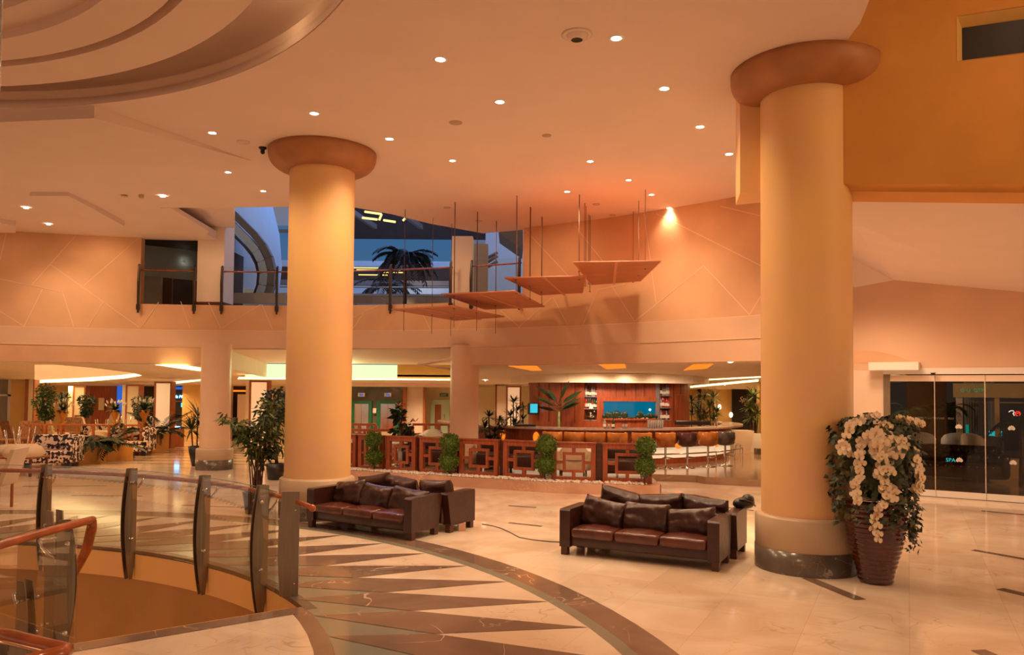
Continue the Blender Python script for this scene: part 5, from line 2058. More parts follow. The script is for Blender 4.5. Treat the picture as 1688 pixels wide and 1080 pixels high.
def topiary(pxs, label, seed):
    (x0, y0, r0), (x1, y1, r1), (xs, ys) = pxs
    g = scr_pt(xs)
    Y = g.y - .22
    base = Yp(xs, ys, Y)
    base.z = .2
    t = thing('topiary', label, 'topiary', base)
    m = MB()
    c0, c1 = Yp(x0, y0, Y) - base, Yp(x1, y1, Y) - base
    m.tube([(0, 0, 0), (.005, 0, c1.z * .5), (c1.x, 0, c1.z), (c0.x * .6, 0, (c0.z + c1.z) / 2), (c0.x, 0, c0.z)], [.022, .017, .016, .015, .013], 8)
    m.build('stem', ['bark'], t)
    for i, (c, r) in enumerate(((c0, r0), (c1, r1))):
        R = r / 1280 * Y
        m = MB()
        leafball(m, c, R * .92, 1000, .040, seed + i, 0, .66)
        m.ball(tuple(c), R * .66, 14, 10, jit=.04)
        m.build('leaf_ball', ['leafbox'], t)
    return t


topiary([(616, 725, 15), (617, 753, 15), (617, 783)], 'two-ball topiary leftmost on the ledge, beside the big left column', 11)
topiary([(741, 731, 18), (740, 761, 17), (741, 791)], 'two-ball topiary just left of the rear round pillar', 21)
topiary([(900.5, 734, 19), (900, 766, 18), (898, 797)], 'two-ball topiary third from left, below the tan bar stools', 31)
topiary([(1065, 736, 17.5), (1063.5, 768, 17.5), (1062, 803)], 'two-ball topiary rightmost, in front of the last lattice screen', 41)

# ------------------------------------------------------------------ BAR
BX, BY, BR = 2.3, 23.6, 4.5
ZT = .15
m = MB()
m.arc(BR - .55, BR + .03, 175, 372, 1.02, 1.065, 60, 0, BX, BY)
bc = thing('bar_counter', 'long curved wooden bar counter with a pale stone top', 'bar counter', (0, 0, 0))
m.build('counter_top', ['counter'], bc)
m = MB(); m.arc(BR - .35, BR - .28, 175, 370, ZT + .42, 1.02, 60, 0, BX, BY); m.build('front_panel', ['redwood'], bc)
m = MB(); m.arc(BR - .40, BR - .33, 175, 370, ZT + .15, ZT + .42, 60, 0, BX, BY); m.build('lit_band', ['litband'], bc)
m = MB(); m.arc(BR - .42, BR - .35, 175, 370, ZT, ZT + .15, 60, 0, BX, BY); m.build('base', ['redwood'], bc)
m = MB()
m.tube([PT(BR + .02, 250 + (368 - 250) * k / 40, ZT + .28, BX, BY) for k in range(41)], .018, 8)
for k in range(9):
    a = 256 + 14 * k
    m.tube([PT(BR + .02, a, ZT + .28, BX, BY), PT(BR + .02, a, ZT, BX, BY)], .014, 8)
m.build('foot_rail', ['chrome'], bc)
for px, py, w_, h_, lb in ((829, 717.5, 5, 8.5, 0), (884, 721, 5.5, 9, 0), (1118, 735, 7, 5, 0), (1181, 733, 6, 4, 0)):
    p = Cp(px, py, BR - .27, BX, BY, True)
    a = ang(p, BX, BY)
    mm = MB()
    mm.T = Matrix.Translation(p) @ Matrix.Rotation(radians(a), 4, 'Z')
    mm.ball((0.01, 0, 0), (.03, w_ / 1280 * p.y, h_ / 1280 * p.y), 20, 10)
    mm.build('round_orange_light', ['orangeglow'], bc)


def stool(loc, rz, label, m_):
    t = thing('bar_stool', label, 'bar stool', loc, rz)
    m = MB(); m.lathe([(.19, 0), (.19, .012), (.05, .03), (.028, .06)], 24); m.build('foot_plate', ['chrome'], t)
    m = MB(); m.lathe([(.028, .05), (.028, .55)], 12); m.build('post', ['chrome'], t)
    m = MB()
    m.tube([(.0, -.02, .27), (.14, -.10, .25), (.10, -.20, .24), (-.10, -.20, .24), (-.14, -.10, .25), (0, -.02, .27)], .010, 6); m.build('foot_ring', ['chrome'], t)
    m = MB(); m.lathe([(.01, .50), (.14, .51), (.20, .55), (.21, .60), (.19, .62), (.01, .63)], 24); m.build('seat', [m_], t)
    m = MB()
    # tub back wraps the rear of the seat (towards the photographer)
    m.lathe([(.19, .53), (.235, .56), (.25, .70), (.245, .84), (.225, .86), (.205, .84), (.20, .62)], 24, a0=150, a1=390)
    m.build('tub_back', [m_], t)
    return t


SP = [(911, 'tanleather'), (947, 'tanleather'), (982, 'tanleather'), (1018, 'tanleather'), (1058, 'tanleather'), (1097, 'tanleather'), (1133, 'plumleather'), (1167, 'tanleather'), (1195, 'greyleather')]
SLB = ['tan leather bar stool behind the third topiary, leftmost of the row', 'tan leather bar stool right of the third topiary, second of the row', 'tan leather bar stool above the gap between lattice screens', 'tan leather bar stool fourth from the left, above the last screen',
       'tan leather bar stool half hidden by the rightmost topiary', 'tan leather bar stool right of the rightmost topiary, chrome post in full view', 'plum brown leather bar stool between two tan ones', 'tan leather bar stool between the plum and the grey ones', 'dark grey leather bar stool, rightmost of the row']
protos = {}
for (px, m_), lb in zip(SP, SLB):
    p = ray_circle(px, 5.12, BX, BY)
    p.z = ZT
    rz = atan2(BY - p.y, BX - p.x) - pi / 2
    if m_ in protos:
        dup(protos[m_], p, rz, lb)
    else:
        protos[m_] = stool(p, rz, lb, m_)

# bar back: wood drum, canopy, aquarium, shelves
DX, DY, DR = 2.95, 23.8, 2.44
bb = thing('bar_drum', 'round wood-clad bar back wall with shelves and a built-in aquarium', 'bar back', (0, 0, 0))


def dang(px):
    return ang(Cp(px, 665, DR, DX, DY, True), DX, DY)


def dz_(px, py, off=0):
    return Cp(px, py, DR + off, DX, DY, True).z


holes = [(963, 984), (1088, 1107)]
nw = 30
m = MB()
aa = [180, dang(963), dang(984), dang(995), dang(1078), dang(1088), dang(1107), 360]
aa = [a + 360 if a < 0 else a for a in aa]
aa[-1] = 360
zs1, zs0 = 2.27, 1.0
shz = [(dz_(973, 692), dz_(973, 633)), (dz_(1097, 694), dz_(1097, 633))]
for i in range(7):
    a, b_ = aa[i], aa[i + 1]
    n = max(1, int((b_ - a) / 8))
    if i == 1 or i == 5:
        z0h, z1h = shz[0] if i == 1 else shz[1]
        m.arc(DR - .25, DR, a, b_, ZT, z0h, n, 0, DX, DY)
        m.arc(DR - .30, DR - .24, a, b_, z0h, zs1, n, 0, DX, DY)
    else:
        m.arc(DR - .25, DR, a, b_, ZT, zs1, n, 0, DX, DY)
m.build('wood_cladding', ['redwood'], bb)
m = MB(); m.arc(2.6, 3.0, 170, 372, dz_(1003, 631, .5), dz_(1003, 615.5, .5), 14, 0, DX, DY); m.build('canopy_band', ['litcream'], bb)
m = MB(); m.lathe([(.01, 2.28), (3.0, 2.28)], 40, (DX, DY, 0)); m.build('canopy_underside', ['pale'], bb)
for k, x in enumerate((888, 905, 925, 948, 1016, 1030, 1048, 1062, 1110, 1122)):
    a = dang(x)
    m = MB(); m.arc(DR, DR + .012, a - .12, a + .12, 1.1, zs1, 1, 0, DX, DY); m.build('panel_joint', ['darkwood'], bb)
aq0, aq1 = dang(995.5), dang(1079)
zq0, zq1 = dz_(1037, 690, .05), dz_(1037, 662, .05)
aq = thing('aquarium', 'long lit blue aquarium built into the bar back', 'aquarium', (0, 0, 0))
m = MB(); m.arc(DR - .02, DR + .03, aq0, aq1, zq0, zq1, 20, 0, DX, DY); m.build('water', ['water'], aq)
m = MB()
rnd = random.Random(8)
for k in range(46):
    a = aq0 + (aq1 - aq0) * rnd.random()
    u = (a - aq0) / (aq1 - aq0)
    hh = (.17 if u < .42 or u > .62 else .05) * rnd.uniform(.4, 1.1)
    p = PT(DR + .035, a, zq0 + hh * .5, DX, DY)
    m.ball(tuple(p), (.07, .02, hh * .6), 7, 5, jit=.15)
m.build('rocks', ['leafdk'], aq)
m = MB(); m.arc(DR + .03, DR + .045, aq0, aq1, zq0, zq0 + .025, 20, 0, DX, DY); m.build('sand', ['pebble'], aq)
m = MB()
m.arc(DR, DR + .06, aq0 - .6, aq1 + .6, zq1, zq1 + .13, 20, 0, DX, DY); m.arc(DR, DR + .06, aq0 - .6, aq1 + .6, zq0 - .05, zq0, 20, 0, DX, DY)
m.build('wood_frame', ['redwood'], aq)
m = MB(); p = PT(DR + .05, dang(1070), dz_(1070, 675.5), DX, DY); m.ball(tuple(p), .022, 10, 8)  # glowing ball stands in for a spot's reflection
tag(m.build('spot_reflection', ['lampon']), 'small bright spot reflection at the right end of the aquarium', 'lamp')
m = MB(); m.arc(DR, DR + .02, dang(1080), dang(1086.5), dz_(1083, 692), zs1, 3, 0, DX, DY); m.build('mirror_strip', ['mirrorpanel'], bb)
m = MB(); m.arc(DR, DR + .03, dang(1113), dang(1130), 1.0, dz_(1120, 651), 3, 0, DX, DY); m.build('door', ['redwood'], bb)
m = MB(); m.arc(DR, DR + .05, dang(1112), dang(1131.5), dz_(1120, 652), dz_(1120, 650), 3, 0, DX, DY); m.build('door_frame', ['trimwood'], bb)


def bottle(kind, h=.2):
    t = thing('bottle', 'bottle', 'bottle', (0, 0, 0))
    m = MB(); m.lathe([(.001, 0), (.030, 0), (.031, h * .6), (.012, h * .75), (.011, h * .95), (.001, h * .95)], 10); m.build('glass_body', [kind], t)
    m = MB(); m.lathe([(.032, h * .15), (.032, h * .42)], 10); m.build('label', ['label'], t)
    m = MB(); m.lathe([(.013, h * .93), (.013, h), (.001, h)], 8); m.build('cap', ['black'], t)
    return t


BOT = {}
for k in ('bottle', 'bottleg', 'bottlew', 'bottler'):
    BOT[k] = None


def put_bottle(kind, loc, label, s=1.0, grp=None):
    if BOT[kind] is None:
        BOT[kind] = bottle(kind)
        o = BOT[kind]
        o.location = loc
        o['label'] = label
        o.scale = (s,) * 3 if isinstance(s, (int, float)) else s
        if grp:
            o['group'] = grp
        return o
    return dup(BOT[kind], loc, 0, label, s, grp)


knm = {'bottle': 'brown', 'bottleg': 'green', 'bottlew': 'clear', 'bottler': 'red'}
for side, (x0, x1), zz, shelves in (('left', holes[0], shz[0], (653.5, 673.5, 692)), ('right', holes[1], shz[1], (652, 672, 692))):
    for j, py in enumerate(shelves):
        z = dz_((x0 + x1) / 2, py, -.1)
        a0_, a1_ = dang(x0), dang(x1)
        m = MB(); m.arc(DR - .24, DR, a0_, a1_, z - .02, z, 3, 0, DX, DY); m.build('shelf', ['mirrorpanel'], bb)
        if side == 'left' and j == 2:
            continue
        n = 6
        for k in range(n):
            kind = rnd.choice(['bottle', 'bottleg', 'bottlew', 'bottler'] if side == 'left' and j else ['bottlew', 'bottle', 'bottler', 'bottleg', 'bottlew'])
            if side == 'right':
                kind = rnd.choice(['bottlew', 'bottlew', 'bottler', 'bottle'])
            a = a0_ + (a1_ - a0_) * (k + .5) / n
            p = PT(DR - .09, a, z, DX, DY)
            row = ['top', 'middle', 'lowest'][j]
            put_bottle(kind, p, '%s bottle on the %s shelf of the %s bottle niche of the bar' % (knm[kind], row, side), (rnd.uniform(.95, 1.15),) * 2 + (rnd.uniform(1.3, 1.75),), '%s bottles, %s shelf of the %s niche' % (knm[kind], row, side))
p = PT(DR - .08, dang(973), dz_(973, 692, -.1), DX, DY)
fb = thing('flower_bunch', 'white flower bunch on the lowest shelf of the left bar niche', 'flowers', p)
m = MB(); leafball(m, (0, 0, .08), .10, 160, .05, 5); m.build('leaves', ['leafdk'], fb)
m = MB()
for k in range(26):
    m.ball((rnd.gauss(0, .05), rnd.gauss(-.05, .02), .10 + rnd.gauss(0, .04)), .016, 6, 4)
m.build('blossoms', ['petal'], fb)
p = PT(DR - .08, dang(973.5), dz_(973, 673.5, -.1), DX, DY)
m = MB(); m.lathe([(.07, 0), (.05, .05), (.0, .13)], 10)
tag(m.build('napkin_cone', ['white'], None, p), 'white folded cone on the middle shelf of the left bar niche', 'napkin')
# things on the bar counter
def ctr(px, r=BR - .2):
    q = ray_circle(px, r, BX, BY)
    q.z = 1.066
    return q


put_bottle('bottlew', ctr(997), 'clear bottle with pale label standing on the bar counter left of the centre', 1.25)
put_bottle('bottleg', ctr(1011), 'green bottle with orange label standing on the bar counter near the aquarium', 1.25)
gl0 = thing('drinking_glass', 'short glass on the bar counter left of the green bottle', 'glass', ctr(1004))
m = MB(); m.lathe([(.001, 0), (.03, 0), (.036, .10), (.033, .10), (.028, .01)], 12); m.build('bowl', ['bottlew'], gl0)
dup(gl0, ctr(1027.5), label='left one of the two short glasses together on the bar counter')
dup(gl0, ctr(1032.5), label='right one of the two short glasses together on the bar counter')
for k in range(7):
    dup(gl0, ctr(1069 + k * 3.8, BR - .25), label='tall clear glass in the row on the bar counter under the mirror strip', scale=(1, 1, 2.0), group='tall glasses in a row on the bar')
ph = thing('bar_tap', 'thin chrome tap at the right end of the bar counter', 'tap', ctr(1182))
m = MB(); m.tube([(0, 0, 0), (0, 0, .22), (-.05, 0, .24)], .015); m.build('spout', ['chrome'], ph)
bs = thing('bar_sink_tray', 'dark tray with glasses behind the right end of the counter', 'tray', Vector((5.0, 21.6, 1.07)))
m = MB(); m.box(-.45, -.1, 0, .5, .1, .10); m.build('tray', ['black'], bs)
m = MB(); m.box(-.45, -.11, .09, .5, -.10, .12); m.build('steel_edge', ['chrome'], bs)
# tv on the drum's left edge
p = Yp(880, 674, 22.6)
tv = thing('television', 'small black television with a cyan picture on the left edge of the bar back', 'television', p, radians(12))
w_, h_ = 13.5 / 1280 * 22.6, 19 / 1280 * 22.6
m = MB(); m.box(-w_ / 2 - .02, 0, -h_ / 2, w_ / 2 + .02, .22, h_ / 2, bev=.02); m.build('case', ['black'], tv)
m = MB(); m.box(-w_ / 2 + .01, -.006, -h_ / 2 + .05, w_ / 2 - .01, 0, h_ / 2 - .025); m.build('screen', ['screen'], tv)
# left counter extras
m = MB(); q = ctr(848, BR - .1); m.box(0, 0, 0, .55, .2, .05)
tag(m.build('dark_tray', ['black'], None, q), 'dark flat tray on the left part of the bar counter', 'tray')
q = ctr(831, BR - .1)
pp = thing('small_bouquet', 'small pale bouquet on the left end of the bar counter', 'flowers', q)
m = MB(); leafball(m, (0, 0, .08), .07, 60, .06, 9); m.build('leaves', ['leafdk'], pp)
m = MB()
for k in range(12):
    m.ball((rnd.gauss(0, .05), rnd.gauss(0, .03), .12 + rnd.gauss(0, .03)), .02, 6, 4)
m.build('blossoms', ['white'], pp)

# ------------------------------------------------------------------ PLANTS
def frond(m, p, az, L, rise, droop, leafL, leafW, n=14, mi=0, rd=random):
    d = Vector((cos(az), sin(az), 0))
    prev = Vector(p)
    pts = [prev]
    for k in range(1, n + 1):
        t = k / n
        q = Vector(p) + d * L * t * (1 - .12 * t) + Vector((0, 0, rise * t - droop * t * t))
        pts.append(q)
    m.tube(pts, .006 + L * .003, 4, mi)
    for k in range(2, n + 1):
        t = k / n
        tang = (pts[k] - pts[k - 1]).normalized()
        side = tang.cross(Vector((0, 0, 1))).normalized()
        ll = leafL * (1 - .55 * abs(t - .5) * 1.6)
        for s in (-1, 1):
            dd = (side * s * .9 + tang * .6 + Vector((0, 0, -.12))).normalized()
            m.leaf(pts[k], dd, Vector((0, 0, 1)), ll * rd.uniform(.85, 1.1), leafW, mi, .22, 1)


def palm(base, label, cat='palm', h=1.2, nf=14, L=.8, mats=('leafdk', 'bark'), name='palm_tree', rise=.5, droop=.9, leafL=.22, seed=0, pot=None, stemr=.05, leafW=.03, nseg=14):
    rd = random.Random(seed)
    t = thing(name, label, cat, base)
    m = MB()
    for k in range(nf):
        frond(m, (0, 0, h), 2 * pi * k / nf + rd.uniform(-.2, .2), L * rd.uniform(.8, 1.1), rise * rd.uniform(.2, 1.6), droop * rd.uniform(.6, 1.2), leafL, leafW, nseg, 0, rd)
    m.build('fronds', [mats[0]], t)
    if h > .1:
        m = MB(); m.tube([(0, 0, 0), (.01, 0, h * .5), (0, 0, h)], [stemr * 1.2, stemr, stemr * .9], 10); m.build('trunk', [mats[1]], t)
    if pot:
        r0, r1, hh, mt = pot
        m = MB(); m.lathe([(.001, 0), (r0, 0), (r1, hh), (r1 * .85, hh), (r1 * .8, hh * .85), (.001, hh * .85)], 20); m.build('pot', [mt], t)
    return t


def spiky(base, label, heads, s=.35, n=26, mats=('leaflt', 'bark'), pot=None, name='potted_yucca', seed=0, cat='potted plant', w=.05, square=False):
    n = int(n * 1.8)
    rd = random.Random(seed)
    t = thing(name, label, cat, base)
    m = MB()
    ms = MB()
    for (hx, hy, hz) in heads:
        for k in range(n):
            a = rd.uniform(0, 2 * pi)
            e = rd.uniform(-.35, 1.3)
            d = Vector((cos(a) * cos(e), sin(a) * cos(e), sin(e)))
            m.leaf(Vector((hx, hy, hz)), d, Vector((0, 0, 1)) if abs(d.z) < .9 else Vector((1, 0, 0)), s * rd.uniform(.75, 1.15), w, 0, .25, 2)
        ms.tube([(hx * .2, hy * .2, .1), (hx * .7, hy * .7, hz * .5), (hx, hy, hz)], .018, 6)
    m.build('leaves', [mats[0]], t)
    ms.build('stems', [mats[1]], t)
    if pot:
        r0, r1, hh, mt = pot
        m = MB()
        if square:
            m.add([(-r0, -r0, 0), (r0, -r0, 0), (r0, r0, 0), (-r0, r0, 0), (-r1, -r1, hh), (r1, -r1, hh), (r1, r1, hh), (-r1, r1, hh)],
                  [(0, 3, 2, 1), (4, 5, 6, 7), (0, 1, 5, 4), (1, 2, 6, 5), (2, 3, 7, 6), (3, 0, 4, 7)])
        else:
            m.lathe([(.001, 0), (r0, 0), (r1, hh), (r1 * .85, hh), (r1 * .8, hh * .85), (.001, hh * .85)], 20)
        m.build('pot', [mt], t)
    return t


def bushy(base, label, blobs, n, s, mats='leafdk', pot=None, name='potted_tree', seed=0, cat='potted plant', trunk=None, wratio=.5):
    rd = random.Random(seed)
    t = thing(name, label, cat, base)
    m = MB()
    for (x, y, z, rx, ry, rz_) in blobs:
        for _ in range(n):
            v = Vector([rd.gauss(0, 1) for _ in range(3)]).normalized() * rd.random() ** .45
            p = Vector((x + v.x * rx, y + v.y * ry, z + v.z * rz_))
            d = Vector((v.x + rd.gauss(0, .6), v.y + rd.gauss(0, .6), rd.gauss(-.2, .6))).normalized()
            m.leaf(p, d, Vector([rd.gauss(0, 1) for _ in range(3)]).normalized(), s * rd.uniform(.7, 1.25), s * wratio, 0, .15, 1)
    m.build('foliage', [mats], t)
    if trunk:
        m = MB()
        for tr_ in trunk:
            m.tube(tr_, [.02] * len(tr_), 6)
        m.build('stems', ['bark'], t)
    if pot:
        r0, r1, hh, mt = pot
        m = MB(); m.lathe([(.001, 0), (r0, 0), (r1, hh), (r1 * .85, hh), (r1 * .8, hh * .85), (.001, hh * .85)], 20); m.build('pot', [mt], t)
    return t


# fishtail palm in a black pot left of the big column
pt_ = Zp(452, 812, 0)
bx0 = Vector((-4.05, 12.45, 0))
t = thing('fishtail_palm', 'arching green fishtail palm in a black pot, left of the big ochre column', 'potted plant', bx0)
m = MB(); m.lathe([(.001, 0), (.17, 0), (.22, .32), (.225, .34), (.20, .34), (.19, .30), (.001, .30)], 24); m.build('pot', ['black'], t)
rd = random.Random(12)
ml, ml2, mst = MB(), MB(), MB()
targets = [(366, 690), (385, 700), (405, 715), (425, 700), (440, 690), (462, 675), (470, 690), (430, 730), (450, 715), (465, 720), (412, 740), (445, 745), (470, 740), (395, 722), (455, 700), (468, 660), (436, 665), (405, 700)]
for i, (tx, ty) in enumerate(targets):
    Y = 12.35 + rd.uniform(-.3, .3)
    q = Yp(tx, ty, Y) - bx0
    s0_ = Vector((rd.uniform(-.08, .08), rd.uniform(-.08, .08), .30))
    top_ = Vector((q.x * .45, q.y * .5, max(q.z + .12, .9)))
    P_ = [s0_, s0_.lerp(top_, .5) + Vector((0, 0, .05)), top_, q]
    pts = []
    for k in range(13):
        u = k / 12
        a_ = P_[0] * (1 - u) ** 3 + P_[1] * 3 * u * (1 - u) ** 2 + P_[2] * 3 * u * u * (1 - u) + P_[3] * u ** 3
        pts.append(a_)
    mst.tube(pts, [.014 - .010 * k / 12 for k in range(13)], 5)
    for k in range(6, 13):
        for _ in range(8):
            mm_ = ml if rd.random() < .45 else ml2
            d = Vector((rd.gauss(0, .7), rd.gauss(0, .7), -.8)) + (pts[k] - pts[k - 1]).normalized() * .5
            mm_.leaf(pts[k] + Vector([rd.gauss(0, .05) for _ in range(3)]), d, Vector([rd.gauss(0, 1) for _ in range(3)]).normalized(), rd.uniform(.10, .17), .034, 0, .2, 2)
ml.build('dark_leaves', ['leaf'], t)
ml2.build('light_leaves', ['leaflt'], t)
mst.build('canes', ['bark'], t)
# dark bushy tree behind the fishtail palm
q = Yp(455, 720, 17)
bushy((q.x, 17, 0), 'dark bushy fig tree behind the fishtail palm', [(0, 0, 1.75, .30, .3, .30), (.15, 0, 1.5, .32, .3, .3), (-.12, 0, 1.35, .22, .2, .25)], 260, .12, 'leafdk', (.16, .2, .35, 'black'), 'potted_fig_tree', 3, trunk=[[(0, 0, .3), (.03, 0, 1.4)], [(.05, 0, .3), (-.05, 0, 1.3)]])
# pot hidden behind the left pillar
q = Zp(309, 772, 0)
spiky((q.x - .02, q.y + .6, 0), 'spiky plant in a dark pot, partly hidden behind the left round pillar', [(-.0, 0, 1.25), (-.15, 0, .9), (.1, 0, 1.0)], .5, 24, ('leafdk', 'bark'), (.12, .22, .5, 'black'), 'potted_dracaena', 4)
# left lounge trees
def at(px, y):
    p = Yp(px, 700, y)
    return Vector((p.x, y, 0))


def hz(px, py, y):
    return Yp(px, py, y).z


bushy(at(74, 23), 'large leafy fig tree at the left of the rear lounge', [(0, 0, hz(74, 648, 23), .26, .26, .32), (-.06, 0, hz(74, 665, 23), .30, .26, .34), (.02, 0, hz(74, 682, 23), .20, .2, .25)], 330, .10, 'leaf', (.15, .2, .35, 'cream'), 'potted_fig_tree', 5, trunk=[[(0, 0, .3), (0, 0, 1.4)]])
bushy(at(101, 27), 'dark plant behind the left white lily vase', [(0, 0, hz(101, 655, 27), .22, .2, .22)], 130, .12, 'leafdk', None, 'potted_plant', 6, trunk=[[(0, 0, 0), (0, 0, 1.5)]])
bushy(at(142, 27), 'dark round bush in front of the dark red lounge wall', [(0, 0, hz(142, 662, 27), .27, .25, .27), (0, 0, hz(142, 678, 27), .17, .17, .2)], 300, .11, 'leafdk', (.2, .25, .5, 'black'), 'potted_bush', 7, trunk=[[(0, 0, .4), (0, 0, 1.3)]])
bushy(at(234, 26.5), 'dark bush behind the right white lily vase', [(0, 0, hz(234, 665, 26.5), .36, .3, .30), (-.05, 0, hz(234, 680, 26.5), .2, .2, .25)], 300, .11, 'leafdk', (.2, .25, .5, 'black'), 'potted_bush', 8, trunk=[[(0, 0, .4), (0, 0, 1.3)]])


def lily_vase(px, y, label, seed, sc=1.0):
    zt = hz(px, 676, y)
    t = thing('lily_vase', label, 'vase', at(px, y))
    m = MB(); m.lathe([(.08, 0), (.10, .05), (.05, .12), (.06, zt - .42), (.12, zt - .36), (.001, zt - .36)], 16); m.build('pedestal', ['gold'], t)
    m = MB(); m.lathe([(.06, zt - .36), (.05, zt - .32), (.13 * sc, zt - .10), (.14 * sc, zt), (.11 * sc, zt - .01), (.001, zt - .03)], 20); m.build('urn', ['gold'], t)
    rd = random.Random(seed)
    m = MB()
    m2 = MB()
    for k in range(90):
        a, e = rd.uniform(0, 2 * pi), rd.uniform(-.3, 1.3)
        d = Vector((cos(a) * cos(e), sin(a) * cos(e), sin(e)))
        m.leaf(Vector((0, 0, zt)), d, Vector((0, 0, 1)) if abs(d.z) < .9 else Vector((1, 0, 0)), rd.uniform(.18, .32) * sc, .07, 0, .2, 2)
    for k in range(12):
        m2 = MB()
        a, e = 2 * pi * k / 12, rd.uniform(.3, 1.2)
        d = Vector((cos(a) * cos(e), sin(a) * cos(e), sin(e)))
        p = Vector((0, 0, zt)) + d * .27 * sc
        m2.leaf(p, (d + Vector((0, 0, .6))).normalized(), Vector((0, 1, 0)), .14 * sc, .06, 0, -.1, 2)
        m2.leaf(p, (d + Vector((0, 0, .6))).normalized(), Vector((1, 0, 0)), .14 * sc, .05, 0, -.1, 2)
        m2.build('lily_flower', ['white'], t)
    m.build('leaves', ['leaf'], t)


lily_vase(103, 24, 'golden urn of white lilies, left one of three in the rear lounge', 1)
lily_vase(189, 24.5, 'golden urn of white lilies in the middle of the rear lounge', 2)
lily_vase(237, 23.8, 'golden urn of white lilies beside the tall backlit pilaster', 3, 1.15)

# planters with low palms
def planter(px0, px1, yb0, yb1, ztop_px, label, seam=True):
    a, b_ = Zp(px0, yb0, 0), Zp(px1, yb1, 0)
    d = (b_ - a).normalized()
    nn = Vector((-d.y, d.x, 0))
    z1 = Yp(px0, ztop_px, a.y).z
    t = thing('wooden_planter', label, 'planter', (0, 0, 0))
    m = MB(); m.slab([a, b_, b_ + nn * .55, a + nn * .55], z1); m.build('box', ['planterwood'], t)
    m = MB(); m.slab([a - nn * .01, a + nn * .55, a + nn * .55 - d * .02, a - nn * .01 - d * .02], z1); m.build('end_board', ['trimwood'], t)
    m = MB(); m.slab([a + Vector((0, 0, z1)) - nn * .02, b_ + Vector((0, 0, z1)) - nn * .02, b_ + nn * .57 + Vector((0, 0, z1)), a + nn * .57 + Vector((0, 0, z1))], .015); m.build('top_ledge', ['cream'], t)
    if seam:
        c = a.lerp(b_, .5)
        m = MB(); m.slab([c - nn * .004, c + d * .01 - nn * .004, c + d * .01, c], z1); m.build('joint', ['trimwood'], t)
    return a, b_, z1


a, b_, z1 = planter(129, 219, 767, 757.5, 738.5, 'long amber wooden planter box in front of the black and white sofas')
palm(a.lerp(b_, .18) + Vector((-.15, .25, z1)), 'low dark cycas palm in the nearer amber planter', 'palm', .02, 16, .95, ('leafdk', 'bark'), 'cycas_palm', .45, .55, .26, 1, None, .05, .07, 16)
palm(a.lerp(b_, .55) + Vector((-.1, .25, z1)), 'second low cycas palm further along the nearer amber planter', 'palm', .02, 13, .9, ('leafdk', 'bark'), 'cycas_palm', .6, .5, .26, 2, None, .05, .07, 16)
a, b_, z1 = planter(250, 283, 747, 738.5, 720, 'shorter amber planter box below the tall backlit pilaster', False)
palm(a.lerp(b_, .2) + Vector((-.1, .25, z1)), 'broad dark cycas palm in the shorter amber planter', 'palm', .02, 15, 1.0, ('leafdk', 'bark'), 'cycas_palm', .75, .55, .28, 3, None, .05, .07, 16)
p = at(288, 25.8)
m = MB(); m.box(-.08, 0, 0, .20, .3, .62)
tag(m.build('small_cabinet', ['trimwood'], None, p), 'small dark wooden cabinet at the end of the shorter amber planter', 'cabinet')
m = MB(); m.box(-.08, -.01, .62, .14, .1, .68)
tag(m.build('blue_lit_box', ['bluesign'], None, p), 'small bright blue lit box on the cabinet beside the passage', 'lamp')

# floral sofas
def fsofa(px0, px1, yfloor, label, Ysz=.75, H=.78, rz=0.12, sc=1.0):
    a, b_ = Zp(px0, yfloor, 0), Zp(px1, yfloor, 0)
    L = (b_ - a).length
    t = thing('floral_sofa', label, 'sofa', (a + b_) / 2, rz)
    m = MB(); m.box(-L / 2, 0, .12, L / 2, Ysz, .42, bev=.03); m.build('seat', ['floral'], t)
    m = MB(); m.box(-L / 2, Ysz - .16, .4, L / 2, Ysz, H, bev=.04); m.build('backrest', ['floral'], t)
    m = MB(); m.box(L / 2 - .16, .0, .12, L / 2 + .01, Ysz + .01, H - .03, bev=.03); m.build('armrest', ['floral'], t)
    for s_ in (-1, 1):
        m = MB(); m.box(s_ * (L / 2 - .1) - .06, .03, 0, s_ * (L / 2 - .1) + .06, .15, .12); m.build('leg', ['black'], t)
    return t


fsofa(36, 116, 772, 'black and white floral sofa nearest the left edge, beside the amber planter')
fsofa(165, 242, 752, 'black and white floral sofa between the two amber planters')
fsofa(222, 280, 733, 'black and white floral sofa behind the shorter planter')
fsofa(120, 185, 742, 'black and white floral sofa behind the nearer cycas palm')


def tub_chair_up(base, label, rz, h=.0):
    """white tub chair lying upside down, legs up"""
    t = thing('upturned_chair', label, 'chair', base, rz)
    m = MB()
    m.lathe([(.36, .0), (.40, .04), (.40, .12), (.34, .22), (.25, .27), (.001, .28)], 28)
    m.build('seat_shell', ['cream'], t)
    m = MB(); m.lathe([(.37, .01), (.31, .06), (.001, .10)], 24); m.build('seat_pad', ['cream'], t)
    for k in range(4):
        a = pi / 4 + k * pi / 2
        m = MB(); m.tube([(.16 * cos(a), .16 * sin(a), .24), (.24 * cos(a), .24 * sin(a), .66)], .013, 6); m.build('leg', ['chrome'], t)
    return t


def table(px, yfloor, w, h, label, m_='trimwood', d=.7):
    p = Zp(px, yfloor, 0)
    t = thing('low_table', label, 'table', p)
    m = MB(); m.box(-w / 2, -d / 2, h - .04, w / 2, d / 2, h); m.build('tabletop', [m_], t)
    for sx in (-1, 1):
        for sy in (-1, 1):
            m = MB(); m.box(sx * (w / 2 - .05) - .02, sy * (d / 2 - .05) - .02, 0, sx * (w / 2 - .05) + .02, sy * (d / 2 - .05) + .02, h - .04); m.build('leg', ['darkwood'], t)
    return p, h


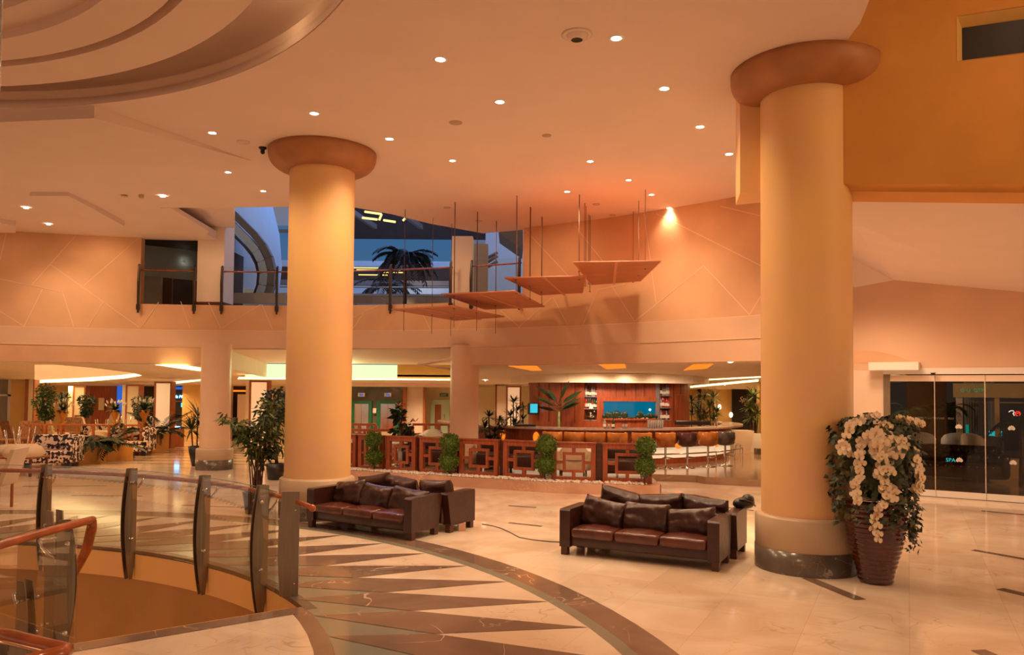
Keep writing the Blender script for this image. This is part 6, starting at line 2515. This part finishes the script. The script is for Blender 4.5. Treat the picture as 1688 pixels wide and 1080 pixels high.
p, h = table(30, 783, 1.0, .42, 'low red brown table carrying upturned chairs at the left edge')
tub_chair_up(p + Vector((.18, -.12, h)), 'upturned cream tub chair on the table, right one of two at the left edge', .2)
tub_chair_up(p + Vector((-.36, .32, h)), 'upturned cream tub chair behind the other one at the left edge', .7).scale = (.85,) * 3
p, h = table(180, 748, 1.0, .45, 'low table with upturned cream chairs behind the nearer amber planter')
c1 = tub_chair_up(p + Vector((-.25, 0, h)), 'upturned cream chair on the low table behind the nearer planter, left one', .3)
c1.scale = (.85,) * 3
c1 = tub_chair_up(p + Vector((.35, .1, h)), 'upturned cream chair on the low table behind the nearer planter, right one', .9)
c1.scale = (.85,) * 3
p, h = table(222, 738, 1.2, .45, 'low table with upturned chairs in front of the rear floral sofa')
c1 = tub_chair_up(p + Vector((-.3, 0, h)), 'upturned cream chair left of the shorter amber planter', .5)
c1.scale = (.85,) * 3
c1 = tub_chair_up(p + Vector((.35, .1, h)), 'upturned cream chair directly behind the shorter amber planter', .1)
c1.scale = (.85,) * 3


def chair(base, rz, label, m_, h=.95, w=.5):
    t = thing('lounge_chair', label, 'chair', base, rz)
    m = MB(); m.box(-w / 2, -.25, .38, w / 2, .25, .48, bev=.03); m.build('seat', [m_], t)
    m = MB()
    m.add([(-w / 2, .20, .42), (w / 2, .20, .42), (w / 2, .38, h), (-w / 2, .38, h), (-w / 2, .27, .42), (w / 2, .27, .42), (w / 2, .44, h), (-w / 2, .44, h)],
          [(0, 1, 2, 3), (7, 6, 5, 4), (0, 4, 5, 1), (2, 6, 7, 3), (0, 3, 7, 4), (1, 5, 6, 2)]); m.build('backrest', [m_], t)
    for sx in (-1, 1):
        for sy in (-1, 1):
            m = MB(); m.box(sx * (w / 2 - .04) - .018, sy * .21 - .018, 0, sx * (w / 2 - .04) + .018, sy * .21 + .018, .39); m.build('leg', ['trimwood'], t)
    return t


# pale chair cut off by the left edge, close to the railing
chair(Zp(-26, 842, 0) + Vector((0, .15, 0)), radians(-80), 'pale high-backed chair cut off by the left edge, behind the well railing', 'cream', .98, .55)
m = MB()
p = Zp(-5, 858, 0)
for x, yf, rz_, mt, lb in ((10, 752, 1.6, 'striped', 'striped chair cut off at the left edge, behind the pale chair'), (25, 745, 2.8, 'striped', 'striped chair left of the amber rear panel'), (48, 748, .6, 'striped', 'striped chair with tilted back behind the left floral sofa'),
                           (95, 738, 2.6, 'cream', 'cream chair behind the wooden railing, under the left lily urn'), (116, 736, .4, 'striped', 'striped chair right of the left lily urn'), (134, 727, -2.6, 'striped', 'striped chair below the dark round bush'), (152, 733, 2.4, 'cream', 'cream chair with back showing, centre of the rear lounge'),
                           (172, 726, -.5, 'cream', 'wide cream chair left of the middle lily urn'), (205, 727, .3, 'striped', 'striped chair right of the middle lily urn'), (222, 727, -.4, 'striped', 'striped chair left of the right lily urn')):
    chair(Zp(x, yf, 0), rz_, lb, mt)
# wooden rail and lattice panel in the left lounge
wr = thing('lounge_railing', 'brown wooden railing with lattice running across the rear lounge', 'railing', (0, 0, 0))
yq = 22.6
x0, x1 = Yp(48, 700, yq).x, Yp(232, 700, yq).x
zt = hz(100, 699, yq)
m = MB(); m.box(x0, yq, zt - .05, x1, yq + .06, zt); m.build('top_rail', ['trimwood'], wr)
for k in range(8):
    xx = x0 + (x1 - x0) * k / 7
    m = MB(); m.box(xx - .03, yq, 0, xx + .03, yq + .06, zt - .05); m.build('post', ['trimwood'], wr)
for xa, xb in ((62, 82), (88, 112), (200, 225)):
    u0, u1 = Yp(xa, 700, yq).x, Yp(xb, 700, yq).x
    m = MB()
    for zz in (.2, .45, zt - .2):
        m.box(u0, yq + .01, zz, u1, yq + .05, zz + .04)
    for q in (.3, .7):
        xx = u0 + (u1 - u0) * q
        m.box(xx - .02, yq + .01, 0, xx + .02, yq + .05, zt - .05)
    m.build('lattice', ['trimwood'], wr)

# seating behind the lattice screens: tub chairs, dark sofas, tables
def tub(px, y, rz, label, m_='cream', s=1.0, z=0.0):
    t = armchair(at(px, y) + Vector((0, 0, z)), rz, label, m_, .72, .74, 'armchair', 'tub_chair')
    t.scale = (s,) * 3
    return t


ZB = .15
for px, y, rz, lb, m_ in ((702, 20.5, 2.6, 'cream tub chair right of the anthurium pot, seen from the side', 'cream'), (727, 20.2, pi, 'cream tub chair seen from behind, left of the rear round pillar', 'cream'), (712, 23, 0, 'pale tub chair further back between the two cream ones', 'white'),
                          (583, 19.8, 2.8, 'cream tub chair beside the big ochre column', 'cream'), (648, 20.0, pi, 'cream tub chair behind the first topiary', 'cream'), (632, 22.8, 0, 'cream tub chair further back behind the first topiary', 'cream'),
                          (945, 17.2, pi, 'cream tub chair seen through the second lattice screen from the right', 'cream')):
    tub(px, y, rz, lb, m_, .88, ZB)
for px, y, w_, lb in ((1030, 16.7, 1.2, 'dark leather bench seen through the rightmost lattice screen'), (870, 17.6, 1.2, 'dark leather bench seen through the lattice screen below the left bar counter'), (818, 18.2, .9, 'dark leather bench seen through the screen at the rear pillar'), (700, 18.8, 1.0, 'dark leather bench seen through the screen left of the second topiary')):
    t = thing('leather_bench', lb, 'bench', at(px, y) + Vector((0, 0, ZB)))
    m = MB(); m.box(-w_ / 2, -.3, .1, w_ / 2, .3, .40, bev=.05); m.build('seat', ['leather'], t)
    m = MB(); m.box(-w_ / 2, .15, .35, w_ / 2, .35, .62, bev=.06); m.build('backrest', ['leather'], t)
    for sx in (-1, 1):
        m = MB(); m.box(sx * (w_ / 2 - .1) - .03, -.2, 0, sx * (w_ / 2 - .1) + .03, .2, .12); m.build('leg', ['darkwood'], t)
for px, y, lb in ((680, 19.3, 'small white table beside the anthurium pot'), (655, 18.9, 'small round pale table behind the screen of the first topiary')):
    t = thing('side_table', lb, 'table', at(px, y) + Vector((0, 0, ZB)))
    m = MB(); m.lathe([(.001, .52), (.26, .52), (.26, .55), (.001, .55)], 24); m.build('tabletop', ['white'], t)
    m = MB(); m.lathe([(.18, 0), (.03, .03), (.03, .52)], 16); m.build('stem', ['chrome'], t)
# far wood partition rails under the elevators
for px0, px1, py, y, lb in ((578, 620, 698, 24, 'low red wooden partition in front of the elevators'), (577, 650, 707, 21.9, 'low wide red wooden partition behind the left tub chairs'), (680, 745, 698, 24.2, 'low red wooden partition in front of the double door')):
    a, b_ = at(px0, y), at(px1, y)
    zt = hz(px0, py, y)
    t = thing('low_partition', lb, 'partition', (0, 0, 0))
    m = MB(); m.box(a.x, y, zt - .07, b_.x, y + .1, zt); m.build('top_rail', ['redwood'], t)
    for k in range(4):
        xx = a.x + (b_.x - a.x) * k / 3
        m = MB(); m.box(xx - .04, y, ZB, xx + .04, y + .1, zt - .07); m.build('post', ['redwood'], t)
    m = MB(); m.box(a.x, y + .02, ZB + .1, b_.x, y + .06, zt - .3); m.build('board', ['redwood'], t)
# flowering plants by the rear pillar
ap = at(664, 19.5)
t = bushy(ap + Vector((0, 0, ZB)), 'dark leafy anthurium in a white pot left of the rear pillar, with orange blooms', [(-.02, 0, .95 - .15, .22, .2, .25), (.18, 0, .6, .22, .2, .2), (-.12, 0, 1.35 - .15, .14, .14, .18)], 90, .15, 'leafdk', (.13, .17, .28, 'white'), 'flowering_plant', 15, trunk=[[(0, 0, .2), (-.05, 0, 1.3)], [(0, 0, .2), (.2, 0, .9)]], wratio=.7)
m = MB()
rd = random.Random(3)
M['bloom'] = mat('orange_bloom', (0.75, 0.25, 0.12), 0.5)
for c in ((-.09, 0, 1.42), (.05, -.05, 1.40), (.32, -.05, 1.02), (.18, -.05, 1.0)):
    for k in range(9):
        a_ = rd.uniform(0, 2 * pi)
        m.leaf(Vector(c), Vector((cos(a_), sin(a_) * .5, rd.uniform(-.1, .9))), Vector((0, 0, 1)), .16, .045, 0, .1, 2)
m.build('orange_blooms', ['bloom'], t)
bushy(at(690, 19.9) + Vector((0, 0, ZB)), 'dark bushy plant in a black pot between the anthurium and the tub chair', [(0, 0, .45, .18, .18, .2)], 120, .12, 'leafdk', (.15, .18, .25, 'black'), 'potted_plant', 16)
spiky(at(809, 19.8) + Vector((0, 0, ZB)), 'dark dracaena with arching stems right of the rear round pillar', [(-.05, 0, 1.15), (.22, 0, 1.05), (-.15, 0, .85), (.1, 0, .75), (.3, 0, .8), (0, 0, .55), (.15, 0, .5)], .30, 20, ('leafdk', 'bark'), (.14, .18, .3, 'black'), 'potted_dracaena', 17)
spiky(at(846, 23.5), 'slim yucca in front of the backlit pilaster left of the bar', [(0, 0, 1.62), (.1, 0, 1.35), (-.08, 0, 1.2), (.02, 0, 1.0), (.08, 0, .9)], .30, 22, ('leafdk', 'bark'), (.12, .15, .5, 'black'), 'potted_yucca', 18, w=.045)
spiky(at(862, 24.8), 'drooping plant between the backlit pilaster and the television', [(0, 0, 1.05), (.0, 0, 1.4)], .30, 14, ('leafdk', 'bark'), (.12, .15, .5, 'black'), 'potted_plant', 19)
# broad-leaved plant in front of the bar back
bpx = at(921, 21.1)
t = thing('banana_plant', 'tall broad-leaved banana plant behind the bar counter', 'potted plant', bpx)
m = MB()
c0 = Yp(921, 678, 21.1) - bpx
m.tube([(0, 0, .15), (0, 0, c0.z)], [.05, .03], 8); m.build('stem', ['leaflt'], t)
m = MB()
for tx, ty, bz in ((885, 632, .18), (935, 627, .22), (882, 648, .1), (958, 641, .15), (890, 655, .05), (955, 653, .05), (887, 668, -.02), (955, 661, .0), (905, 640, .15)):
    q = Yp(tx, ty, 21.0 + random.uniform(-.3, .2)) - bpx
    s_ = Vector((0, 0, c0.z + bz))
    d = q - s_
    m.leaf(s_ + d * .12, d, Vector((0, -.5, 1)).normalized(), d.length * .9, .20, 0, .12, 2)
    m.tube([s_, s_ + d * .2], .01, 5)
m.build('leaves', ['leafdk'], t)
# yuccas right of the bar, in white square planters
spiky(at(1156, 27.2), 'yucca behind the glass partition, left of the white planters', [(.1, 0, 1.75), (-.1, 0, 1.35), (.15, 0, 1.2), (0, 0, 1.0)], .40, 26, ('leafdk', 'bark'), (.15, .2, .5, 'black'), 'potted_yucca', 22)
spiky(at(1176, 25.7), 'green and gold yucca right behind the glass partition', [(0, 0, 1.8), (-.12, 0, 1.5), (.1, 0, 1.3), (0, 0, 1.05)], .36, 26, ('leaflt', 'bark'), (.15, .2, .5, 'black'), 'potted_yucca', 23)
spiky(at(1140, 26.6), 'dark yucca seen just right of the bar back edge', [(0, 0, 1.65), (.0, 0, 1.25)], .40, 26, ('leafdk', 'bark'), (.15, .2, .5, 'black'), 'potted_yucca', 24)
spiky(at(1242, 24.0), 'pale yucca in a white tapered planter in front of the black lettered panel', [(0, 0, 1.85), (-.12, 0, 1.50), (.14, 0, 1.35), (-.05, 0, 1.2)], .38, 30, ('leaflt', 'bark'), (.14, .20, .72, 'white'), 'potted_yucca', 25, square=True)
m = MB()
r0, r1, hh = .22, .33, .82
m.add([(-r0, -r0, 0), (r0, -r0, 0), (r0, r0, 0), (-r0, r0, 0), (-r1, -r1, hh), (r1, -r1, hh), (r1, r1, hh), (-r1, r1, hh)],
      [(0, 3, 2, 1), (4, 5, 6, 7), (0, 1, 5, 4), (1, 2, 6, 5), (2, 3, 7, 6), (3, 0, 4, 7)])
tag(m.build('tapered_planter', ['pale'], None, at(1220, 23.8)), 'large empty tapered beige planter right of the bar counter end', 'planter')
m = MB(); m.box(0, 0, 0, .35, .3, .32)
tag(m.build('dark_box', ['darkst'], None, at(1248, 23.0)), 'low dark grey box beside the white tapered planter', 'box')
# palms in the atrium and in the lounge
q = Yp(668, 425, 24.5)
palm((q.x, 24.5, ZM - .1), 'silhouetted feathery palm seen through the mezzanine opening', 'palm', q.z - ZM + .1, 30, 1.05, ('palmsilhouette', 'palmsilhouette'), 'palm_tree', .75, 1.05, .34, 31, None, .06, .07, 18)
q = Yp(640, 470, 28)
palm((q.x, 28, ZM - .1), 'lower silhouetted palm behind the mezzanine glass, left of the tall palm', 'palm', q.z - ZM + .1, 20, 1.3, ('palmsilhouette', 'palmsilhouette'), 'palm_tree', .6, .9, .34, 32, None, .06, .07, 14)
q = lfloor(1500, 7)
palm(q, 'palm behind the glass doors near the orchid vase', 'palm', 1.45, 14, .7, ('leaf', 'bark'), 'palm_tree', .5, .7, .2, 33)
palm(lfloor(1560, 8), 'dark palm behind the glass doors, left of the white armchair', 'palm', 1.5, 16, .7, ('leafdk', 'bark'), 'palm_tree', .5, .7, .2, 34)
palm(lfloor(1684, 3.0), 'green palm behind the glass doors at the right edge', 'palm', 1.35, 18, .6, ('leaf', 'bark'), 'palm_tree', .5, .7, .2, 35)
# low amber counter seen at the lower right of the lounge
p = lfloor(1672, 4.8)
m = MB(); m.box(-.5, 0, 0, .7, .4, .45)
tag(m.build('low_cabinet', ['amber'], None, p, DRZ), 'low amber cabinet behind the glass doors at the right edge', 'cabinet')
